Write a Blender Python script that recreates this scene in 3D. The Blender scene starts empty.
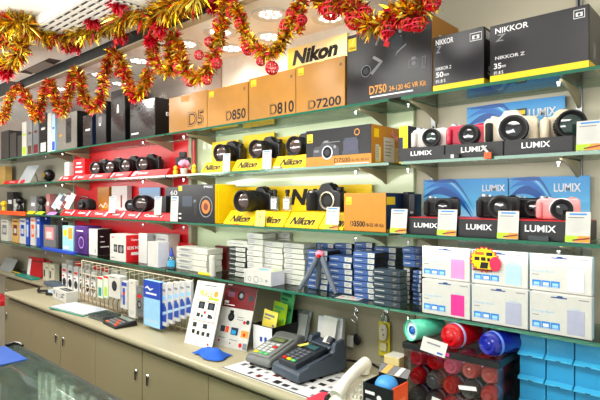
import bpy, math, random
from mathutils import Vector, Matrix
random.seed(7)
C = bpy.context.scene.collection
SC = bpy.context.scene
# ------------------------------------------------------------------ camera model
F = 500.0; YAW = math.radians(42.27); CZ = 1.55; HOR = 199.0
def W(px, D):
    return D * math.tan(math.atan((px-300)/F) - YAW)
def DEP(px, D):
    th = math.atan((px-300)/F)
    return D / math.cos(th-YAW) * math.cos(th)
def Z(px, py, D):
    return CZ + (HOR-py)/F*DEP(px, D)
def GD(px, py, z):                      # distance D of a point seen at (px,py) on the level plane z
    th = math.atan((px-300)/F)
    return (z-CZ)*F/(HOR-py) / (math.cos(th)/math.cos(th-YAW))
def P(px, py, D):
    return Vector((W(px, D), D, Z(px, py, D)))
# ------------------------------------------------------------------ materials
def lin(c):
    return tuple(((x/255)/12.92 if x/255 <= .04045 else ((x/255+.055)/1.055)**2.4) for x in c) + (1,)
MATS = {}
def mat(name, rgb=(128,128,128), rough=.5, metal=0, var=.08, scale=40, emit=0, coat=0, alpha=1, bump=0, trans=0, spec=.5):
    if name in MATS: return MATS[name]
    m = bpy.data.materials.new(name); m.use_nodes = True
    nt = m.node_tree; b = nt.nodes['Principled BSDF']
    tc = nt.nodes.new('ShaderNodeTexCoord'); nz = nt.nodes.new('ShaderNodeTexNoise')
    nz.inputs['Scale'].default_value = scale; nz.inputs['Detail'].default_value = 2
    nt.links.new(tc.outputs['Object'], nz.inputs['Vector'])
    mx = nt.nodes.new('ShaderNodeMix'); mx.data_type = 'RGBA'
    l = lin(rgb)
    mx.inputs['A'].default_value = tuple(x*(1-var) for x in l[:3])+(1,)
    mx.inputs['B'].default_value = tuple(min(1, x*(1+var)) for x in l[:3])+(1,)
    nt.links.new(nz.outputs['Fac'], mx.inputs['Factor'])
    nt.links.new(mx.outputs['Result'], b.inputs['Base Color'])
    b.inputs['Roughness'].default_value = rough; b.inputs['Metallic'].default_value = metal
    b.inputs['Specular IOR Level'].default_value = spec
    if coat: b.inputs['Coat Weight'].default_value = coat; b.inputs['Coat Roughness'].default_value = .05
    if emit:
        nt.links.new(mx.outputs['Result'], b.inputs['Emission Color']); b.inputs['Emission Strength'].default_value = emit
    if bump:
        bp = nt.nodes.new('ShaderNodeBump'); bp.inputs['Strength'].default_value = bump; bp.inputs['Distance'].default_value = .002
        nt.links.new(nz.outputs['Fac'], bp.inputs['Height']); nt.links.new(bp.outputs['Normal'], b.inputs['Normal'])
    if alpha < 1: b.inputs['Alpha'].default_value = alpha
    MATS[name] = m; return m
def mat_glass(name, tint, refl=.12, rough=.02, body=0, bodycol=(200,220,210)):
    if name in MATS: return MATS[name]
    m = bpy.data.materials.new(name); m.use_nodes = True; nt = m.node_tree; N = nt.nodes
    N.remove(N['Principled BSDF']); out = N['Material Output']
    t = N.new('ShaderNodeBsdfTransparent'); t.inputs['Color'].default_value = lin(tint)
    g = N.new('ShaderNodeBsdfGlossy'); g.inputs['Roughness'].default_value = rough
    lw = N.new('ShaderNodeFresnel'); lw.inputs['IOR'].default_value = 1.45
    mp = N.new('ShaderNodeMath'); mp.operation = 'MULTIPLY_ADD'; mp.inputs[1].default_value = .75; mp.inputs[2].default_value = refl*.2
    nt.links.new(lw.outputs['Fac'], mp.inputs[0])
    mx = N.new('ShaderNodeMixShader'); nt.links.new(mp.outputs[0], mx.inputs['Fac'])
    src = t.outputs[0]
    if body:
        d = N.new('ShaderNodeBsdfDiffuse'); d.inputs['Color'].default_value = lin(bodycol)
        nz = N.new('ShaderNodeTexNoise'); nz.inputs['Scale'].default_value = 25
        mm = N.new('ShaderNodeMath'); mm.operation = 'MULTIPLY'; mm.inputs[1].default_value = body*2; nt.links.new(nz.outputs['Fac'], mm.inputs[0])
        m2 = N.new('ShaderNodeMixShader'); nt.links.new(mm.outputs[0], m2.inputs['Fac'])
        nt.links.new(t.outputs[0], m2.inputs[1]); nt.links.new(d.outputs[0], m2.inputs[2]); src = m2.outputs[0]
    nt.links.new(src, mx.inputs[1]); nt.links.new(g.outputs[0], mx.inputs[2])
    nt.links.new(mx.outputs[0], out.inputs['Surface'])
    MATS[name] = m; return m
def mat_grad(name, c0, c1, axis='Z', rough=.4, c2=None):
    if name in MATS: return MATS[name]
    m = bpy.data.materials.new(name); m.use_nodes = True; nt = m.node_tree; b = nt.nodes['Principled BSDF']
    tc = nt.nodes.new('ShaderNodeTexCoord'); sx = nt.nodes.new('ShaderNodeSeparateXYZ')
    nt.links.new(tc.outputs['Generated'], sx.inputs[0])
    r = nt.nodes.new('ShaderNodeValToRGB'); r.color_ramp.elements[0].color = lin(c0); r.color_ramp.elements[1].color = lin(c1)
    if c2: e = r.color_ramp.elements.new(.5); e.color = lin(c2)
    nt.links.new(sx.outputs[axis], r.inputs[0]); nt.links.new(r.outputs[0], b.inputs['Base Color'])
    b.inputs['Roughness'].default_value = rough
    MATS[name] = m; return m
black = mat('black_plastic', (24,24,26), .42)
black2 = mat('satin_black', (14,14,16), .3)
rubber = mat('black_rubber', (26,26,27), .8, scale=300, bump=.3)
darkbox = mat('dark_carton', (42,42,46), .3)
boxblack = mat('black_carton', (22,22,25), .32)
gold = mat('gold_carton', (184,134,66), .26, var=.2, scale=7)
gold2 = mat('gold_carton_deep', (192,130,36), .4)
goldside = mat('gold_carton_side', (180,126,50), .45)
yellow = mat('bright_yellow_card', (244,206,6), .45)
yellow2 = mat('pale_yellow_card', (246,226,110), .45)
white = mat('white_card', (198,197,190), .5)
offwhite = mat('off_white_card', (204,202,190), .5)
cream = mat('cream_plastic', (206,200,180), .4)
greyp = mat('grey_plastic', (120,122,124), .45)
lgrey = mat('light_grey_card', (190,190,186), .5)
midgrey = mat('mid_grey_card', (140,140,140), .5)
slate = mat('slate_plastic', (62,72,84), .4)
slate2 = mat('slate_plastic_dark', (40,46,54), .45)
terminalgrey = mat('terminal_grey', (104,106,104), .45)
silver = mat('silver_metal', (200,200,205), .28, .9)
steel = mat('brushed_steel', (150,150,150), .35, .9)
chrome = mat('chrome', (225,225,228), .12, 1)
red = mat('signal_red', (206,22,30), .4)
redpanel = mat('red_back_panel', (196,18,28), .35)
darkred = mat('deep_red_card', (110,24,26), .4)
crimson = mat('crimson_paint', (190,18,58), .25, coat=.6)
pink = mat('pink_paint', (240,158,158), .35, coat=.3)
magenta = mat('magenta_print', (224,50,140), .4)
lilac = mat('lilac_print', (222,140,190), .4)
palegrey = mat('pale_grey_print', (168,170,190), .4)
paleblue = mat('pale_blue_print', (168,196,214), .4)
blue = mat('royal_blue', (30,70,170), .45)
blueprint = mat('blue_print', (40,130,205), .45)
filterblue = mat('filter_box_blue', (62,92,146), .45)
navy = mat('navy_card', (24,40,72), .4)
skyblue = mat('sky_blue_plastic', (38,150,200), .45, coat=.2)
skyblue2 = mat('sky_blue_plastic_lip', (66,172,214), .4)
teal = mat('teal_card', (40,140,120), .45)
green = mat('green_card', (96,190,120), .5)
lime = mat('lime_card', (170,210,40), .5)
purple = mat('purple_card', (74,36,110), .45)
orange = mat('orange_card', (240,90,30), .45)
brown = mat('brown_leather', (86,58,40), .6)
ink = mat('black_ink', (12,12,12), .6)
greyink = mat('grey_ink', (130,130,135), .7)
orangeink = mat('gold_ink', (222,150,50), .5)
whiteink = mat('white_ink', (228,228,228), .5)
lensglass = mat('lens_glass', (10,14,20), .05, coat=1, spec=.9)
lensglassw = mat('lens_glass_amber', (70,48,40), .08, coat=1, spec=.9)
lensglassg = mat('lens_glass_green', (20,50,44), .06, coat=1, spec=.9)
mount = mat('camera_mount_ring', (215,205,180), .25, .8)
inside = mat('dark_interior', (6,6,7), .8)
creampaint = mat('cream_camera_paint', (208,194,168), .35, coat=.2)
silverpaint = mat('silver_camera_paint', (206,204,204), .3, .4)
whitepaint = mat('white_camera_paint', (216,210,202), .35)
glassedge = mat('green_glass_edge', (34,104,78), .15, coat=.5)
glass = mat_glass('shelf_glass', (222,238,228), .15)
clear = mat_glass('clear_acrylic', (236,240,240), .2, .05, .06, (230,235,235))
clearpack = mat_glass('clear_blister', (240,242,242), .3, .1, .10, (235,240,240))
# ------------------------------------------------------------------ mesh builder
_TXT = {}
def text_geo(s, bold=0, shear=0):
    k = (s, bold, shear)
    if k in _TXT: return _TXT[k]
    cu = bpy.data.curves.new('lettering_curve', 'FONT'); cu.body = s; cu.offset = bold; cu.shear = shear
    cu.resolution_u = 3; cu.fill_mode = 'FRONT'
    ob = bpy.data.objects.new('lettering_curve', cu)
    me = ob.to_mesh()
    vs = [(v.co.x, v.co.y) for v in me.vertices]; fs = [tuple(p.vertices) for p in me.polygons]
    ns = [p.normal.z for p in me.polygons]
    fs = [f if n > 0 else tuple(reversed(f)) for f, n in zip(fs, ns)]
    ob.to_mesh_clear(); bpy.data.objects.remove(ob); bpy.data.curves.remove(cu)
    x0 = min(v[0] for v in vs); x1 = max(v[0] for v in vs); y0 = min(v[1] for v in vs); y1 = max(v[1] for v in vs)
    vs = [((x-x0)/(x1-x0), (y-y0)/max(1e-6, y1-y0)) for x, y in vs]
    _TXT[k] = (vs, fs); return _TXT[k]
class MB:
    def __init__(s): s.v = []; s.f = []; s.mi = []; s.mats = []
    def _m(s, m):
        if m not in s.mats: s.mats.append(m)
        return s.mats.index(m)
    def add(s, vs, fs, m):
        b = len(s.v); s.v += [tuple(v) for v in vs]; k = s._m(m)
        for f in fs: s.f.append(tuple(b+i for i in f)); s.mi.append(k)
        return s
    def box(s, x0, x1, y0, y1, z0, z1, m, front=None, right=None, top=None, left=None, back=None):
        b = len(s.v)
        s.v += [(x0,y0,z0),(x1,y0,z0),(x1,y1,z0),(x0,y1,z0),(x0,y0,z1),(x1,y0,z1),(x1,y1,z1),(x0,y1,z1)]
        for f, mm in (((0,3,2,1),m),((4,5,6,7),top or m),((0,1,5,4),front or m),((1,2,6,5),right or m),((2,3,7,6),back or m),((3,0,4,7),left or m)):
            s.f.append(tuple(b+i for i in f)); s.mi.append(s._m(mm))
        return s
    def prism(s, pts, axis, a0, a1, m, cap=None):      # pts in the two other axes, extruded along axis
        n = len(pts)
        def mk(p, a):
            return (a,p[0],p[1]) if axis == 'x' else ((p[0],a,p[1]) if axis == 'y' else (p[0],p[1],a))
        vs = [mk(p, a0) for p in pts]+[mk(p, a1) for p in pts]
        ar = sum(pts[i][0]*pts[(i+1)%n][1]-pts[(i+1)%n][0]*pts[i][1] for i in range(n))
        flip = (ar > 0) != (axis in 'xz')
        fs = [(i,(i+1)%n,n+(i+1)%n,n+i) for i in range(n)]
        caps = [tuple(range(n-1,-1,-1)), tuple(range(n,2*n))]
        if flip: fs = [tuple(reversed(f)) for f in fs]; caps = [tuple(reversed(f)) for f in caps]
        s.add(vs, fs, m); b = len(s.v)-2*n; k = s._m(cap or m)
        for f in caps: s.f.append(tuple(b+i for i in f)); s.mi.append(k)
        return s
    def lathe(s, prof, c, axis, m, segs=24, close=True, mats=None):   # prof: (r, a) ; a measured along +axis from c
        c = Vector(c); rings = []
        for r, a in prof:
            ring = []
            for i in range(segs):
                t = 2*math.pi*i/segs; u, w = r*math.cos(t), r*math.sin(t)
                p = {'x': (a,u,w), 'y': (w,a,u), 'z': (u,w,a)}[axis[-1]]
                if axis[0] == '-': p = {'x': (-a,u,-w), 'y': (-w,-a,u), 'z': (u,-w,-a)}[axis[-1]]
                ring.append(len(s.v)); s.v.append(tuple(c+Vector(p)))
            rings.append(ring)
        for j in range(len(rings)-1):
            k = s._m(mats[j] if mats else m)
            for i in range(segs):
                s.f.append((rings[j][i], rings[j][(i+1)%segs], rings[j+1][(i+1)%segs], rings[j+1][i])); s.mi.append(k)
        if close:
            k = s._m(m); s.f.append(tuple(reversed(rings[0]))); s.mi.append(k)
            s.f.append(tuple(rings[-1])); s.mi.append(s._m(mats[-1]) if mats else k)
        return s
    def tube(s, path, r, m, segs=8, closed=False):
        path = [Vector(p) for p in path]; n = len(path); rings = []
        up = Vector((0,0,1))
        for i, p in enumerate(path):
            if closed: t = path[(i+1)%n]-path[i-1]
            else: t = path[min(n-1,i+1)]-path[max(0,i-1)]
            t.normalize(); ref = up if abs(t.z) < .9 else Vector((1,0,0))
            a = t.cross(ref).normalized(); b = a.cross(t).normalized()
            rr = r[i] if isinstance(r, (list, tuple)) else r
            ring = []
            for k in range(segs):
                q = 2*math.pi*k/segs; ring.append(len(s.v)); s.v.append(tuple(p+a*(rr*math.cos(q))+b*(rr*math.sin(q))))
            rings.append(ring)
        k = s._m(m)
        for j in range(n if closed else n-1):
            A, B = rings[j], rings[(j+1)%n]
            for i in range(segs):
                s.f.append((A[i], B[i], B[(i+1)%segs], A[(i+1)%segs])); s.mi.append(k)
        if not closed:
            s.f.append(tuple(rings[0])); s.mi.append(k); s.f.append(tuple(reversed(rings[-1]))); s.mi.append(k)
        return s
    def sphere(s, c, r, m, sx=1, sy=1, sz=1, seg=16, rg=10):
        prof = [(max(1e-5, math.sin(math.pi*i/rg)), -math.cos(math.pi*i/rg)) for i in range(rg+1)]
        b = len(s.v); s.lathe(prof, (0,0,0), 'z', m, seg, close=False)
        for i in range(b, len(s.v)):
            x, y, z = s.v[i]; s.v[i] = (c[0]+x*r*sx, c[1]+y*r*sy, c[2]+z*r*sz)
        return s
    def build(s, name, parent=None, bevel=0, smooth=35, loc=None, rz=0, seg=2, rot=None):
        me = bpy.data.meshes.new(name); me.from_pydata(s.v, [], s.f)
        for m in s.mats: me.materials.append(m)
        me.polygons.foreach_set('material_index', s.mi); me.update()
        if smooth:
            me.polygons.foreach_set('use_smooth', [True]*len(me.polygons)); me.set_sharp_from_angle(angle=math.radians(smooth))
        o = bpy.data.objects.new(name, me); C.objects.link(o)
        if parent: o.parent = parent
        if loc is not None: o.location = loc
        if rz: o.rotation_euler = (0,0,rz)
        if rot: o.rotation_euler = rot
        if bevel:
            b = o.modifiers.new('bevel', 'BEVEL'); b.width = bevel; b.segments = seg; b.limit_method = 'ANGLE'; b.angle_limit = math.radians(40)
        return o
def T(o, label, cat, group=None):
    o['label'] = label; o['category'] = cat
    if group: o['group'] = group
    return o
def structure(o): o['kind'] = 'structure'; return o
def empty(name, loc, rz=0):
    o = bpy.data.objects.new(name, None); C.objects.link(o); o.location = loc; o.rotation_euler = (0,0,rz); o.empty_display_size = .05; return o
def dup(root, loc, rz=None, label=None):
    r = root.copy(); C.objects.link(r); r.location = loc
    if rz is not None: r.rotation_euler = (0,0,rz)
    if label: r['label'] = label
    for ch in list(root.children):
        c = ch.copy(); C.objects.link(c); c.parent = r
        for g in list(ch.children):
            d = g.copy(); C.objects.link(d); d.parent = c
    return r
# print flat marks on a face. items: ('t',str,u0,v0,u1,v1,mat[,bold,shear]) ('r',u0,v0,u1,v1,mat) ('c',u,v,ru,mat) ('p',[(u,v)..],mat) ('a',[(u,v)..],width,mat) ribbons
def marks(parent, name, O, U, V, items, lift=.0005, back=None):
    if back: items = [('r',.012,.012,.988,.988,back)]+list(items)
    mb = MB(); O, U, V = Vector(O), Vector(U), Vector(V); n = U.cross(V).normalized()
    asp = U.length/V.length
    for i, it in enumerate(items):
        def q(u, v, e=0): return O+U*u+V*v+n*(lift*(1+.15*i)+e)
        k = it[0]
        if k == 't':
            _, s, u0, v0, u1, v1, m = it[:7]; bold = it[7] if len(it) > 7 else 0; sh = it[8] if len(it) > 8 else 0
            vs, fs = text_geo(s, bold, sh)
            mb.add([q(u0+(u1-u0)*x, v0+(v1-v0)*y) for x, y in vs], fs, m)
        elif k == 'r':
            _, u0, v0, u1, v1, m = it; mb.add([q(u0,v0),q(u1,v0),q(u1,v1),q(u0,v1)], [(0,1,2,3)], m)
        elif k == 'c':
            _, u, v, ru, m = it; mb.add([q(u+ru*math.cos(t*math.pi/10), v+ru*asp*math.sin(t*math.pi/10)) for t in range(20)], [tuple(range(20))], m)
        elif k == 'p':
            mb.add([q(*p) for p in it[1]], [tuple(range(len(it[1])))], it[2])
        elif k == 'a':
            pts, wd, m = it[1:]; L = []
            for j, p in enumerate(pts):
                w = wd*math.sin(math.pi*(j+.4)/(len(pts)-.2)); L += [q(p[0], p[1]-w/2), q(p[0], p[1]+w/2)]
            mb.add(L, [(2*j,2*j+2,2*j+3,2*j+1) for j in range(len(pts)-1)], m)
    return mb.build(name, parent, smooth=0)
class Carton: pass
def carton(name, label, cat, x0, x1, D, z, h, d, m, front=None, right=None, top=None, left=None, group=None, rz=0, bevel=.0012):
    w = x1-x0
    o = MB().box(-w/2, w/2, -d/2, d/2, 0, h, m, front, right, top, left).build(name, None, bevel, 30, ((x0+x1)/2, D+d/2, z), rz)
    T(o, label, cat, group); o['_w'] = w; o['_d'] = d; o['_h'] = h
    return o
def pcarton(name, label, cat, px0, px1, ptop, D, z, d, m, **k):
    pc = (px0+px1)/2
    return carton(name, label, cat, W(px0, D), W(px1, D), D, z, Z(pc, ptop, D)-z, d, m, **k)
def front_of(o):
    w, d, h = o['_w'], o['_d'], o['_h']; return ((-w/2,-d/2,0), (w,0,0), (0,0,h))
def right_of(o):
    w, d, h = o['_w'], o['_d'], o['_h']; return ((w/2,-d/2,0), (0,d,0), (0,0,h))
def top_of(o):
    w, d, h = o['_w'], o['_d'], o['_h']; return ((-w/2,-d/2,h), (w,0,0), (0,d,0))
def _pm(o, k): return o.data.materials[o.data.polygons[k].material_index]
def mark_front(o, items, name='printed_panel'): return marks(o, name, *front_of(o), items, back=_pm(o,2))
def mark_right(o, items, name='side_panel'): return marks(o, name, *right_of(o), items, back=_pm(o,3))
def mark_top(o, items, name='top_panel'): return marks(o, name, *top_of(o), items, back=_pm(o,1))
ORD = ['topmost','second from the top','third from the top','fourth from the top','fifth from the top','sixth from the top','seventh from the top','eighth from the top','ninth from the top']
S1, S2, S3, S4, CT = 1.901, 1.678, 1.430, 1.170, .870
WALL = 1.75
# ================================================================== SETTING
wallbeige = mat('wall_beige', (204,198,176), .7, var=.04, scale=6, bump=.05)
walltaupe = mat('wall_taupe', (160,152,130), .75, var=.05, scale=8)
backgreen = mat('pale_green_gloss_panel', (208,222,184), .12, var=.08, scale=5)
ceilm = mat('ceiling_white', (236,234,228), .8, var=.02, scale=5)
floorm = mat('floor_brown_tile', (110,92,72), .35, var=.15, scale=3)
fascia = mat('dark_fascia', (26,26,24), .6)
trimm = mat('beige_trim', (170,158,132), .5)
uppertaupe = mat('upper_wall_taupe', (172,160,150), .6)
XL, XR = -6.6, .9
SOF, CEI = 2.305, 2.397; FY = 1.254
structure(MB().box(XL, XR, -1.2, WALL+.1, -.05, 0, floorm).build('floor'))
structure(MB().box(XL, XR, -1.2, FY-.001, CEI, CEI+.06, ceilm).build('ceiling'))
structure(MB().box(W(416,WALL), XR, WALL, WALL+.1, 0, 2.44, wallbeige).build('wall_back'))
structure(MB().box(XL, W(416,WALL)-.0005, WALL, WALL+.1, 0, 2.44, wallbeige).build('wall_back'))
structure(MB().box(XL-.1, XL, -1.2, WALL+.1, 0, 2.44, uppertaupe).build('wall_far'))
structure(MB().box(XL, XR, FY, WALL, SOF, SOF+.02, ceilm).build('ceiling'))
structure(MB().box(XL, XR, FY-.012, FY, SOF-.006, CEI, fascia).build('trim_1'))
structure(MB().box(XL, XR, FY-.018, FY+.02, SOF-.014, SOF-.0062, trimm).build('trim_2'))
structure(MB().box(-6.5, W(225,WALL), WALL-.03, WALL-.0005, 1.92, SOF, uppertaupe).build('trim_3'))
# wall behind and under the lowest shelf
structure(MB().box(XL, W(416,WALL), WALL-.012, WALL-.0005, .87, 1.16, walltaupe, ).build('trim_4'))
structure(MB().box(-2.37, W(416,WALL), WALL-.02, WALL-.001, 1.162, 1.90, backgreen).build('trim_5'))
structure(MB().box(-2.37, W(416,WALL), WALL-.02, WALL-.001, 1.902, SOF, mat('upper_panel_white',(222,220,210),.5)).build('trim_6'))
structure(MB().box(-2.40, -2.372, WALL-.06, WALL-.001, .872, 1.90, mat('post_beige',(150,142,118),.5)).build('trim_7'))
# canon style red back panel
structure(MB().box(-3.95, -2.402, WALL-.03, WALL-.013, 1.162, 1.92, redpanel).build('trim_8'))
structure(MB().box(-6.5, -3.97, WALL-.03, WALL-.013, 1.162, 1.92, mat('far_back_panel',(150,146,130),.5)).build('trim_9'))
# ---- slotted wall standards
def standard(px, label, z0=1.0, z1=2.1):
    x = W(px, WALL); mb = MB().box(x-.009, x+.009, WALL-.014, WALL-.001, z0, z1, steel)
    k = int((z1-z0)/.05)
    for i in range(k): mb.box(x-.003, x+.003, WALL-.0146, WALL-.0138, z0+.02+i*.05, z0+.045+i*.05, ink)
    T(mb.build('shelf_standard'), label, 'shelf standard', 'slotted metal standards on the back wall')
standard(435, 'slotted steel standard at the join between the two shelf bays', 1.18, 2.0)
standard(580, 'slotted steel standard on the beige wall behind the blue card posters', 1.18, 2.25)
# ---- glass shelves
def shelf(x0, x1, z, label, yb=WALL-.022, th=.009, brs=(), yf=1.5, fill_energy=0):
    o = MB().box(x0, x1, yf+.002, yb, z-th, z, glass).build('glass_shelf', smooth=0)
    T(o, label, 'shelf', 'glass display shelves')
    MB().box(x0, x1, yf, yf+.002, z-th-.0005, z+.0004, glassedge).build('shelf_edge', o, smooth=0)
    if fill_energy:  # fill light added under the shelf front to brighten the bay, no fixture
        ld = bpy.data.lights.new('shelf_fill_light','AREA'); ld.shape = 'RECTANGLE'; ld.size = x1-x0-.06; ld.size_y = .02; ld.energy = fill_energy; ld.color = (1,1,.95)
        lo = bpy.data.objects.new('shelf_fill_light', ld); C.objects.link(lo); lo.location = ((x0+x1)/2, yf+.02, z-th-.012); lo.rotation_euler = (math.radians(38),0,0)
    for bx in brs:
        pts = [(yb-.002, z-th-.001), (yf+.04, z-th-.001), (yf+.04, z-th-.008), (yb-.10, z-th-.022), (yb-.03, z-th-.045), (yb-.002, z-th-.06)]
        MB().prism(pts, 'x', bx-.0045, bx+.0045, mat('bracket_beige',(150,142,112),.4)).build('bracket', o, .002)
        MB().lathe([(.004,0),(.004,.010),(.006,.010),(.006,.014)], (bx, yf+.02, z-th-.028), 'z', chrome, 12).build('clip', o)
NX0, NX1 = -2.335, -.945; LX0, LX1 = -.895, -.30; KX0, KX1 = -3.83, -2.345; FX0, FX1 = -5.4, -3.84
shelf(NX0, NX1, S1, 'top glass shelf carrying the row of gold camera cartons', brs=(-1.10,-2.2), fill_energy=1.0)
shelf(NX0, NX1, S2, 'glass shelf with three black cameras on yellow stands', brs=(-1.10,-2.2), fill_energy=.7)
shelf(NX0, NX1, S3, 'glass shelf with yellow three-sided camera display', brs=(-1.10,-2.2), fill_energy=.6)
shelf(NX0, NX1, S4, 'lowest glass shelf holding the blue and white filter box stacks', brs=(-1.10,-2.2))
shelf(LX0, LX1, S1, 'top glass shelf carrying the two black lens cartons', brs=(-.405,-.88), yb=WALL-.015, fill_energy=.45)
shelf(LX0, LX1+.07, S2, 'glass shelf with white, red and cream cameras', brs=(-.405,-.88), yb=WALL-.015, fill_energy=.45)
shelf(LX0, LX1+.07, S3, 'glass shelf with black and pink compact cameras under blue posters', brs=(-.405,-.88), yb=WALL-.015, fill_energy=.3)
shelf(-.942, LX1, S4, 'lowest glass shelf holding the white power bank packs', brs=(-.88,), yb=WALL-.015)
shelf(KX0, KX1, S1, 'top glass shelf carrying shiny black cartons above the red display', brs=(-2.6,-3.7), yb=WALL-.032, fill_energy=1.2)
shelf(KX0, KX1, S2, 'upper glass shelf of the red bay with a row of black cameras', brs=(-2.6,-3.7), yb=WALL-.032, fill_energy=1.0)
shelf(KX0, KX1, S3, 'middle glass shelf of the red bay with lenses and boxes', brs=(-2.6,-3.7), yb=WALL-.032, fill_energy=.9)
shelf(KX0, KX1, S4, 'lowest glass shelf of the red bay above the wire rack', brs=(-2.6,-3.7), yb=WALL-.032)
shelf(FX0, FX1, S1, 'farthest top glass shelf holding narrow upright cartons', brs=(-4.0,), yb=WALL-.032)
shelf(FX0, FX1, S2, 'farthest upper glass shelf with silver easel sign', brs=(-4.0,), yb=WALL-.032)
shelf(FX0, FX1, S3, 'farthest middle glass shelf with small figures and leaflets', brs=(-4.0,), yb=WALL-.032)
shelf(FX0, FX1, S4, 'farthest lowest glass shelf with blue and white upright cartons', brs=(-4.0,), yb=WALL-.032)
# ---- downlights
def mat_led():
    return mat('led_glow', (255,252,246), .5, emit=4, var=0)
def downlight(px, D, row):
    x = W(px, D); t = empty('downlight', (x, D, SOF))
    MB().lathe([(.052,-.002),(.055,-.004),(.074,-.006),(.078,-.001),(.078,0)], (0,0,0), 'z', mat('lamp_trim_white',(214,210,200),.4), 32, close=False).build('trim_ring', t)
    MB().lathe([(.0001,-.0012),(.054,-.0012)], (0,0,0), 'z', mat('lamp_reflector',(214,212,206),.3,emit=.28,var=0), 32, close=False).build('diffuser', t)
    mb = MB()
    for k in range(8):
        r = .036 if k < 7 else 0
        a = k*2*math.pi/7
        mb.lathe([(.0001,-.0035),(.009,-.0035),(.0105,-.0014)], (r*math.cos(a), r*math.sin(a), 0), 'z', mat_led(), 12, close=False)
    mb.build('led_cluster', t)
    T(t, row, 'ceiling light', 'round recessed downlights in the soffit')
    ld = bpy.data.lights.new('downlight_lamp', 'SPOT'); ld.energy = 2.2; ld.spot_size = math.radians(150); ld.spot_blend = .6; ld.shadow_soft_size = .06; ld.color = (1,.99,.96)
    lo = bpy.data.objects.new('downlight_lamp', ld); C.objects.link(lo); lo.location = (x, D, SOF-.02)
rowA = 'recessed downlight in the outer soffit row, '; rowB = 'recessed downlight in the soffit row nearest the wall, '
for px, t in ((270,'above the gold carton row'),(220,'over the end of the gold cartons'),(186,'partly behind the hanging tinsel loop'),(139,'above the tall black carton'),(100,'above the black cartons'),(60,'above the far cartons')):
    downlight(px, 1.43, rowA+t)
for px, t in ((330,'closest to the big black carton'),(270,'above the wall sign'),(232,'by the corner of the white panel'),(180,'behind the tinsel'),(120,'over the red bay')):
    downlight(px, 1.627, rowB+t)
# ---- ceiling cassette air conditioner
t = empty('ceiling_air_conditioner', (-2.75, 1.06, CEI))
acw = mat('ac_white', (232,229,220), .4)
MB().prism([(-1.05,-.001),(.95,-.001),(.90,-.045),(-1.0,-.045)], 'y', -.175, .176, acw).build('casing', t, .008)
mb = MB()
mb.box(.20,.86,-.165,.06,-.0465,-.0452, mat('ac_dark_slot',(60,54,50),.7))
for i in range(8): mb.box(.20,.86,-.165+i*.030,-.153+i*.030,-.053,-.0467, acw)
for i in range(9): mb.box(.20+i*.0815,.208+i*.0815,-.165,.062,-.0535,-.0468, acw)
mb.build('intake_grille', t)
MB().box(-.69,-.22,.085,.155,-.0462,-.0452, mat('ac_dark_slot')).build('air_slot', t)
MB().prism([(.088,-.047),(.150,-.058),(.153,-.054),(.095,-.0463)], 'x', -.60, -.30, mat('ac_louver_grey',(120,114,106),.5)).build('louver', t)
T(t, 'white ceiling cassette air conditioner with grille, behind the tinsel', 'air conditioner')
# ---- fluorescent ceiling panels (one shows, two more are unseen and added as fill)
def ceil_panel(x, y, sx, sy, label, e):
    t = empty('ceiling_panel_light', (x, y, CEI))
    MB().box(-sx/2-.02, sx/2+.02, -sy/2-.02, sy/2+.02, -.012, -.0005, acw).build('frame', t, .002)
    MB().box(-sx/2, sx/2, -sy/2, sy/2, -.014, -.0121, mat('panel_glow', (255,250,240), .5, emit=4, var=0)).build('diffuser', t)
    T(t, label, 'ceiling light', 'flat panel lights in the main ceiling')
    ld = bpy.data.lights.new('panel_lamp', 'AREA'); ld.shape = 'RECTANGLE'; ld.size = sx; ld.size_y = sy; ld.energy = e; ld.color = (1,.99,.97)
    lo = bpy.data.objects.new('panel_lamp', ld); C.objects.link(lo); lo.location = (x, y, CEI-.02)
ceil_panel(-3.6, .62, .9, .40, 'flat ceiling panel light glowing beyond the air conditioner', 30)
ceil_panel(-1.6, .35, 1.2, .5, 'unseen flat ceiling panel, added as fill, over the aisle in front of the gold cartons', 24)
ceil_panel(-.1, .1, 1.0, .5, 'unseen flat ceiling panel, added as fill, over the aisle by the power banks', 12)
# ---- counters
wt = mat('worktop_laminate', (160,153,126), .3, var=.05, scale=5)
cab = mat('cabinet_laminate', (142,132,102), .35, var=.06, scale=4)
cabd = mat('cabinet_gap', (40,36,28), .7)
def worktop(x0, x1, yf, label):
    pts = [(yf+.012, CT-.036), (yf+.003, CT-.03), (yf, CT-.018), (yf+.003, CT-.006), (yf+.012, CT), (WALL-.014, CT), (WALL-.014, CT-.036)]
    T(MB().prism(pts, 'x', x0, x1, wt).build('worktop', None, 0, 50), label, 'counter')
CX0 = W(4,1.25)
worktop(CX0, .30, 1.25, 'long beige laminate counter worktop with rounded front edge')
worktop(-6.5, CX0-.01, 1.58, 'set-back beige counter worktop at the far end')
def cabinet(x0, x1, yf, label, locks, seam=None):
    t = empty('counter_cabinet', ((x0+x1)/2, yf, 0)); w = x1-x0-.004
    mb = MB(); mb.box(-w/2, w/2, .02, WALL-.02-yf, .06, CT-.038, cab, front=cabd); mb.box(-w/2, w/2, .05, WALL-.03-yf, 0.001, .06, cabd); mb.build('carcass', t)
    s = 0 if seam is None else seam-(x0+x1)/2
    for k, (a, b) in enumerate(((-w/2+.002, s-.003), (s+.003, w/2-.002))):
        d = MB().box(a, b, 0, .018, .07, CT-.055, cab).build('door', t, .002)
        lx = (a+.05) if k == locks[0] else (b-.05)
        MB().lathe([(.011,0),(.013,.003),(.011,.006)], (lx, -.0005, .70), '-y', chrome, 14).build('lock', d)
        MB().box(lx-.006, lx+.006, -.0075, -.0066, .66, .70, ink).build('key_slot', d)
    T(t, label, 'cabinet', 'beige sliding door cabinets under the counter')
e4, e60, e142 = W(4,1.28), W(60,1.28), W(142,1.28)
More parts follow.
